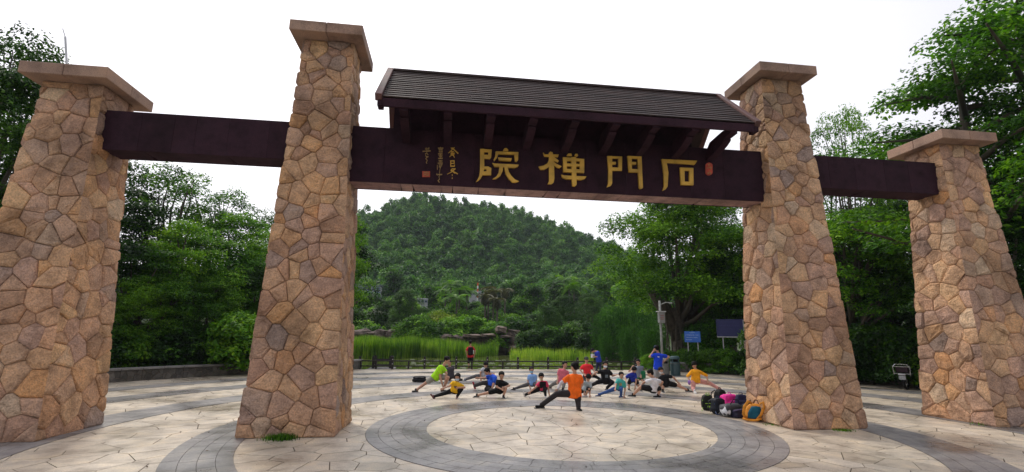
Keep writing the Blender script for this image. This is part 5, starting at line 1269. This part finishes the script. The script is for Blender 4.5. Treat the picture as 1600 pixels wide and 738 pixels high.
mb = MB(); rounded(mb, (0, 0, .11), (.42, .26, .22), .6, 9); mb.build('main_compartment', flat_mat((.02, .018, .04), .5), root, True); mb = MB(); mb.tube([(-.18, -.1, .18), (0, -.2, .25), (.18, -.1, .2)], .014, 6); mb.build('strap', flat_mat((.10, .08, .16)), root)
# orange backpack lying open-strapped against the pillar
g = gz(1174, 658); root = empty('backpack', (g[0], g[1], 0), R(-32), 'orange backpack with teal back panel and looping straps, rightmost of the heap', 'backpack', 'bags heaped beside the tall right pillar')
org_m = flat_mat((.62, .25, .03), .7, bump=.4); teal = flat_mat((.01, .10, .16), .7)
mb = MB(); rounded(mb, (0, .10, .24), (.46, .26, .50), .5, 3); mb.v = [(x+z*.28, y+z*.12, z) for x, y, z in mb.v]; mb.build('main_compartment', org_m, root, True)
mb = MB(); rounded(mb, (0.03, -.045, .25), (.30, .06, .36), .7, 4); mb.v = [(x+z*.28, y+z*.12, z) for x, y, z in mb.v]; mb.build('back_panel', teal, root, True)
for q in (-1, 1):
    mb = MB(); mb.tube([(q*.10+.14, -.04, .50), (q*.19+.16, -.10, .58), (q*.25+.10, -.15, .42), (q*.22+.03, -.14, .2), (q*.14, -.06, .05)], .026, 8, (1.5, .6)); mb.build('shoulder_strap', org_m, root, True); root.scale = (.9, .9, .86)
mb = MB(); mb.tube([(-.22, -.12, .07), (-.05, -.2, .04), (.12, -.18, .05), (.26, -.1, .1)], .03, 8); mb.build('hip_belt', org_m, root, True)
mb = MB(); mb.tube([(.1, .02, .5), (.12, 0, .59), (.2, 0, .6), (.22, .02, .5)], .012, 6); mb.build('handle', flat_mat(BLACK), root)
g = gz(1183, 657); root = empty('sports_bag', (g[0], g[1]+.3, 0), R(20), 'black mesh bag wedged between the orange backpack and the pillar', 'bag', 'bags heaped beside the tall right pillar')
mb = MB(); rounded(mb, (0, 0, .2), (.36, .3, .4), .5, 12); mb.build('main_compartment', flat_mat(BLACK, .5), root, True); mb = MB(); mb.tube([(-.1, -.05, .38), (0, -.06, .48), (.1, -.05, .38)], .012, 6); mb.build('handle', flat_mat(DGREY), root)
g = gz(655, 597); root = empty('sling_bag', (g[0], g[1], 0), 0, 'black rectangular bag lying alone behind the man in lime green', 'bag')
mb = MB(); rounded(mb, (0, 0, .13), (.62, .3, .26), .8, 2); mb.build('main_compartment', flat_mat(BLACK, .4), root, True)
mb = MB(); mb.tube([(.28, 0, .12), (.4, -.1, .05), (.52, 0, .12), (.42, .1, .03), (.3, .05, .1)], .02, 6); mb.build('strap', flat_mat(DGREY), root)
mb = MB(); mb.tube([(-.2, -.16, .2), (0, -.18, .22), (.2, -.16, .2)], .008, 6); mb.build('zip', flat_mat((.3, .3, .3)), root)

# ------------------------------------------------------------------ bins, signs, pole
def at_dist(px, py, d):
    D = ray(px, py); return CAMP+D*(d/math.hypot(D[0], D[1]))
binm = simple('bin_teal', (.035, .075, .085), .4, noise=.2); grm = simple('bin_grey', (.11, .115, .11), .5, noise=.25)
def bin_(px, d, wpx, top, bot, mat, label):
    a = at_dist(px, bot, d); t_ = at_dist(px, top, d); h = t_[2]; r = wpx*d/FPX/2
    root = empty('litter_bin', (a[0], a[1], 0), 0, label, 'litter bin', 'pair of litter bins by the low wall')
    mb = MB(); mb.tube([(0, 0, 0), (0, 0, .02), (0, 0, h*.68), (0, 0, h*.7)], [r*.92, r, r, r*.96], 20); mb.build('drum', mat, root, False)
    mb = MB(); mb.tube([(0, 0, h*.84), (0, 0, h*.86), (0, 0, h*.95), (0, 0, h)], [r*.98, r*1.03, r*.95, r*.6], 20); mb.build('lid', mat, root, False)
    for k in range(4):
        an = k*math.pi/2+.6; mb = MB(); mb.box((r*.86*math.cos(an), r*.86*math.sin(an), h*.78), (.05, .05, h*.2), rz=an); mb.build('lid_post', mat, root)
    mb = MB(); mb.tube([(0, 0, h*.70), (0, 0, h*.84)], [r*.7, r*.7], 16); mb.build('opening', flat_mat(BLACK, .9), root)
    mb = MB(); mb.tube([(0, 0, h*.60), (0, 0, h*.63)], [r*1.02, r*1.02], 20); mb.build('rim_band', grm, root)
bin_(1055, 29.0, 14, 556.5, 578, binm, 'round teal litter bin, the right one of the pair by the low wall')
bin_(1040, 28.6, 11, 560, 579, grm, 'grey litter bin half hidden by the standing man in blue')
signblue = simple('sign_blue', (.02, .12, .48), .45, noise=.1); signnavy = simple('sign_navy', (.008, .013, .085), .4, noise=.12); signw = simple('sign_lettering', (.60, .72, .80), .6)
steel = simple('sign_steel', (.35, .36, .37), .4, .5)
def sign(c4, d, mat, label, rows, legpx, legbot, framed):
    (x0, y0), (x1, y1) = c4; a = at_dist(x0, y0, d); b = at_dist(x1, y0, d); z1 = at_dist((x0+x1)/2, y0, d)[2]; z0 = at_dist((x0+x1)/2, y1, d)[2]
    c = (Vector(a)+Vector(b))/2; W_ = (Vector(a)-Vector(b)).length; rz = math.atan2(b[1]-a[1], b[0]-a[0]); H_ = z1-z0
    root = empty('notice_board', (c.x, c.y, 0), rz, label, 'sign board')
    mb = MB(); mb.box((0, 0, (z0+z1)/2), (W_, .05, H_), bev=.006); face = mb.build('board', mat, root)
    if framed:
        for (fx, fz, fw, fh) in ((0, z0-.03, W_+.1, .06), (0, z1+.02, W_+.1, .04), (W_/2+.03, (z0+z1)/2, .05, H_), (-W_/2-.03, (z0+z1)/2, .05, H_)):
            mb = MB(); mb.box((fx, -.005, fz), (fw, .07, fh)); mb.build('frame_rail', steel if fz == z0-.03 or fx > 0 else signnavy, root)
    for q in legpx:
        mb = MB(); mb.box((q*W_/2, .05, z0/2+.1), (.06, .06, z0+.5)); mb.build('leg', steel, root)
    rg = random.Random(6)
    for j, (nch, cen) in enumerate(rows):
        chw = W_*.86/14; x = -nch*chw/2 if cen else -W_*.43; zz = z1-H_*(.13+.215*j); sb = MB()
        for i in range(nch):
            if rg.random() < .08 and not cen: x += chw; continue
            s_ = chw*.74
            for q in range(rg.choice((2, 3))): sb.box((x+chw/2, -.028, zz+s_*(.38-.36*q)), (s_*rg.uniform(.6, 1), .006, s_*.15))
            for q in range(rg.choice((1, 2))): sb.box((x+chw/2+rg.uniform(-.3, .3)*s_, -.0285, zz), (s_*.15, .006, s_*rg.uniform(.7, 1.0)))
            x += chw
        sb.build('lettering', signw if mat is signblue else simple('faint_lettering', (.03, .04, .16), .5), face)
sign(((1069, 518), (1094, 535)), 32.2, signblue, 'small bright blue notice board with rows of white lettering below the banyan', [(6, True), (13, False), (13, False), (9, False)], (-.62, .62), 560, False)
sign(((1120, 500), (1160, 526)), 32.0, signnavy, 'large dark navy notice board on two posts left of the tall right pillar', [(8, True), (13, False), (13, False)], (-.62, .72), 560, True)
px_ = at_dist(1035.5, 570, 31.0); root = empty('camera_pole', (px_[0], px_[1], 0), 0, 'pale metal pole with a control box on it, in front of the banyan', 'pole')
zt = at_dist(1035.5, 470, 31)[2]; mb = MB(); mb.tube([(0, 0, 0), (0, 0, zt*.5), (0, 0, zt)], [.075, .072, .07], 12); mb.build('shaft', simple('pole_paint', (.27, .28, .26), .5, noise=.2), root, True)
zb0, zb1 = at_dist(1035, 505, 31)[2], at_dist(1035, 488, 31)[2]; mb = MB(); mb.box((0, -.13, (zb0+zb1)/2), (.36, .24, zb1-zb0), bev=.01); bx_ = mb.build('control_box', simple('box_paint', (.26, .26, .25), .5), root)
mb = MB(); mb.box((0, -.13, zb1+.03), (.5, .34, .05)); mb.build('box_roof', simple('box_roof_paint', (.5, .5, .5), .5), bx_); mb = MB()
for q in (.12, 0, -.1): mb.box((.0, -.263, (zb0+zb1)/2+q), (.22, .008, .035))
mb.build('box_notice', flat_mat((.30, .12, .12)), bx_)
mb = MB(); mb.tube([(0, 0, zt-.25), (.35, -.1, zt-.1), (.55, -.15, zt-.12)], .03, 6); mb.build('arm', bpy.data.materials['pole_paint'], root); mb = MB(); mb.box((.62, -.2, zt-.15), (.18, .09, .09), bev=.02); mb.build('camera_housing', bpy.data.materials['pole_paint'], root)

# ------------------------------------------------------------------ parked three-wheeled cycle in the gap at the right
g = atZ(1417, 609, 0); root = empty('parked_motorcycle', (g[0], g[1], 0), R(-62), 'dark motorcycle with a chrome carrier seen from behind, parked by the right wall', 'motorcycle')
chrome = simple('chrome', (.62, .62, .64), .25, .9); dk = flat_mat(BLACK, .4)
def ring(mb, c, r, tr, ax='X', n=20):
    pts = []
    for k in range(n+1):
        t = 2*math.pi*k/n; pts.append((c[0], c[1]+r*math.cos(t), c[2]+r*math.sin(t)) if ax == 'X' else (c[0]+r*math.cos(t), c[1], c[2]+r*math.sin(t)))
    mb.tube(pts, tr, 8); return mb
for y in (0, 1.3):
    mb = MB(); ring(mb, (0, y, .30), .25, .055); wh = mb.build('wheel', dk, root, True); mb = MB(); mb.tube([(-.06, y, .3), (.06, y, .3)], .06, 12); ring(mb, (0, y, .30), .19, .012)
    for k in range(5): t = 2*math.pi*k/5; mb.tube([(0, y, .3), (0, y+.19*math.cos(t), .3+.19*math.sin(t))], .012, 5)
    mb.build('rim', chrome, wh)
mb = MB(); mb.caps((0, .1, .62), .13, (0, .75, .6), .12, 10); mb.caps((0, .75, .55), .13, (0, 1.1, .65), .09, 10); mb.build('body', dk, root, True)
mb = MB(); rounded(mb, (0, .45, .80), (.30, .75, .12), .6, 1); mb.build('seat', dk, root, True)
mb = MB(); rounded(mb, (0, 1.15, .75), (.46, .2, .6), .4, 2); mb.build('leg_shield', dk, root, True)
mb = MB(); mb.tube([(0, 1.3, .3), (0, 1.15, .8), (0, 1.08, 1.05)], .025, 8); mb.tube([(-.36, 1.0, 1.08), (-.2, 1.08, 1.05), (.2, 1.08, 1.05), (.36, 1.0, 1.08)], .018, 8); mb.build('handlebar', chrome, root)
for q in (-1, 1):
    mb = MB(); mb.tube([(q*.28, 1.05, 1.08), (q*.36, 1.05, 1.25)], .01, 6); mb.ball((q*.38, 1.04, 1.30), (.08, .02, .055), 10); mb.build('mirror', chrome, root)
mb = MB()
for q in (-1, 1): mb.tube([(q*.28, -.28, .62), (q*.30, -.30, .95), (q*.2, -.28, 1.05)], .014, 6); mb.tube([(q*.28, -.28, .62), (q*.2, .3, .7)], .014, 6)
mb.tube([(-.3, -.3, .95), (.3, -.3, .95)], .014, 6); mb.tube([(-.28, -.28, .66), (.28, -.28, .66)], .014, 6); mb.tube([(-.2, -.28, 1.05), (.2, -.28, 1.05)], .014, 6); mb.build('carrier_frame', chrome, root)
mb = MB(); mb.box((0, -.12, .84), (.44, .3, .28), bev=.03); mb.build('carrier_box', flat_mat((.03, .015, .02), .5), root)
mb = MB(); mb.box((0, -.34, .50), (.24, .015, .16), bev=.004); mb.build('number_plate', simple('plate', (.35, .36, .37), .5, noise=.4, nscale=30), root)
mb = MB(); mb.caps((-.11, -.32, .63), .03, (.11, -.32, .63), .03, 8); mb.build('tail_light', simple('lamp_glass', (.6, .6, .6), .2), root, True)
mb = MB(); rounded(mb, (0, -.22, .45), (.14, .22, .35), .5, 3); mb.build('mudguard', dk, root, True)

# ------------------------------------------------------------------ houses far behind
cream = simple('white_render', (.36, .37, .39), .8, noise=.1); bluegrey = simple('blue_grey_cladding', (.13, .20, .30), .6, noise=.15); glass = simple('window_glass', (.05, .07, .09), .15, noise=.2); roofm = simple('dark_roof', (.10, .12, .15), .7)
def house(px, ptop, pbot, wpx, d, label, wall, nwin, roof, two=True):
    c = at_dist(px, pbot, d); t_ = at_dist(px, ptop, d); h = t_[2]-c[2]; W_ = wpx*d/FPX; D_ = W_*.5
    root = empty('house', (c[0], c[1], c[2]), 0, label, 'house')
    mb = MB(); mb.box((0, 0, h/2-2), (W_, D_, h+4)); mb.build('wall', wall, root)
    mb = MB(); mb.box((0, 0, h+.15), (W_*1.08, D_*1.15, .3), bev=.05); mb.build('roof', roof, root)
    if two:
        mb = MB(); mb.box((0, -D_/2-.1, h*.5), (W_*1.03, .3, h*.1)); mb.build('ledge', bluegrey, root)
    for i in range(nwin):
        x = -W_/2+W_*(i+.5)/nwin
        mb = MB(); mb.box((x, -D_/2-.03, h*.78), (W_/nwin*.74, .08, h*.3)); f = mb.build('window', bluegrey, root)
        mb = MB(); mb.box((x, -D_/2-.06, h*.78), (W_/nwin*.58, .06, h*.22)); mb.build('pane', glass, f)
house(571, 448, 468, 44, 125, 'white two-storey house with a band of blue-grey windows below the hill', cream, 7, roofm)
house(660, 469, 480, 15, 98, 'small pale grey house glimpsed left of the feather palms', cream, 3, cream, False)
house(742, 457, 468, 18, 112, 'low white building behind the dry fan palms', cream, 4, cream, False)
c = at_dist(746, 470, 108); t_ = at_dist(746, 442, 108); root = empty('striped_mast', (c[0], c[1], c[2]), 0, 'thin red and white mast rising among the palms', 'mast')
H_ = t_[2]-c[2]
for i in range(6):
    mb = MB(); mb.tube([(0, 0, H_*i/6), (0, 0, H_*(i+1)/6-.01)], .16, 8); mb.build('mast_section', flat_mat((.6, .12, .05) if i % 2 else (.65, .65, .65)), root)

# ------------------------------------------------------------------ grass tufts growing at the pillars
rngt = np.random.default_rng(3)
def tuft(px, py, wpx, h, label, n=260):
    a = atZ(px, py, 0); W_ = wpx*float(np.linalg.norm(a-CAMP))/FPX/2; Pp = np.stack([a[0]+rngt.normal(0, .45, n)*W_, a[1]+rngt.normal(0, .30, n)*W_, np.full(n, -.005)], 1)
    V, F1, F2 = blades(Pp, h*rngt.uniform(.4, 1, n), .014, rngt, .9)
    me = mesh_np('weed_tuft', V, [tuple(f) for f in F1.tolist()]+[tuple(f[:3]) for f in F2.tolist()], M['leafA']); tag(link(bpy.data.objects.new('weed_tuft', me)), label, 'weeds', kind='stuff')
tuft(438, 687, 38, .14, 'clump of green weeds at the foot of the tall left pillar', 520)
tuft(1318, 673, 26, .05, 'small weeds at the foot of the tall right pillar')
tuft(1540, 664, 24, .08, 'small weeds at the foot of the right outer pillar')
tuft(1215, 664, 30, .04, 'thin moss and weeds along the left foot of the tall right pillar')

# ------------------------------------------------------------------ air
hm = bpy.data.materials.new('haze'); hm.use_nodes = True; t = hm.node_tree; t.nodes.clear()
o_ = N(t, 'ShaderNodeOutputMaterial'); v_ = N(t, 'ShaderNodeVolumePrincipled'); v_.inputs['Density'].default_value = .00026; v_.inputs['Color'].default_value = (.80, .90, 1, 1); v_.inputs['Anisotropy'].default_value = 0
t.links.new(v_.outputs[0], o_.inputs['Volume'])
mb = MB(); mb.box((0, 127, 46), (640, 410, 102)); hz = mb.build('haze', hm); tag(hz, kind='stuff', label='thin pale haze in the air', cat='haze')
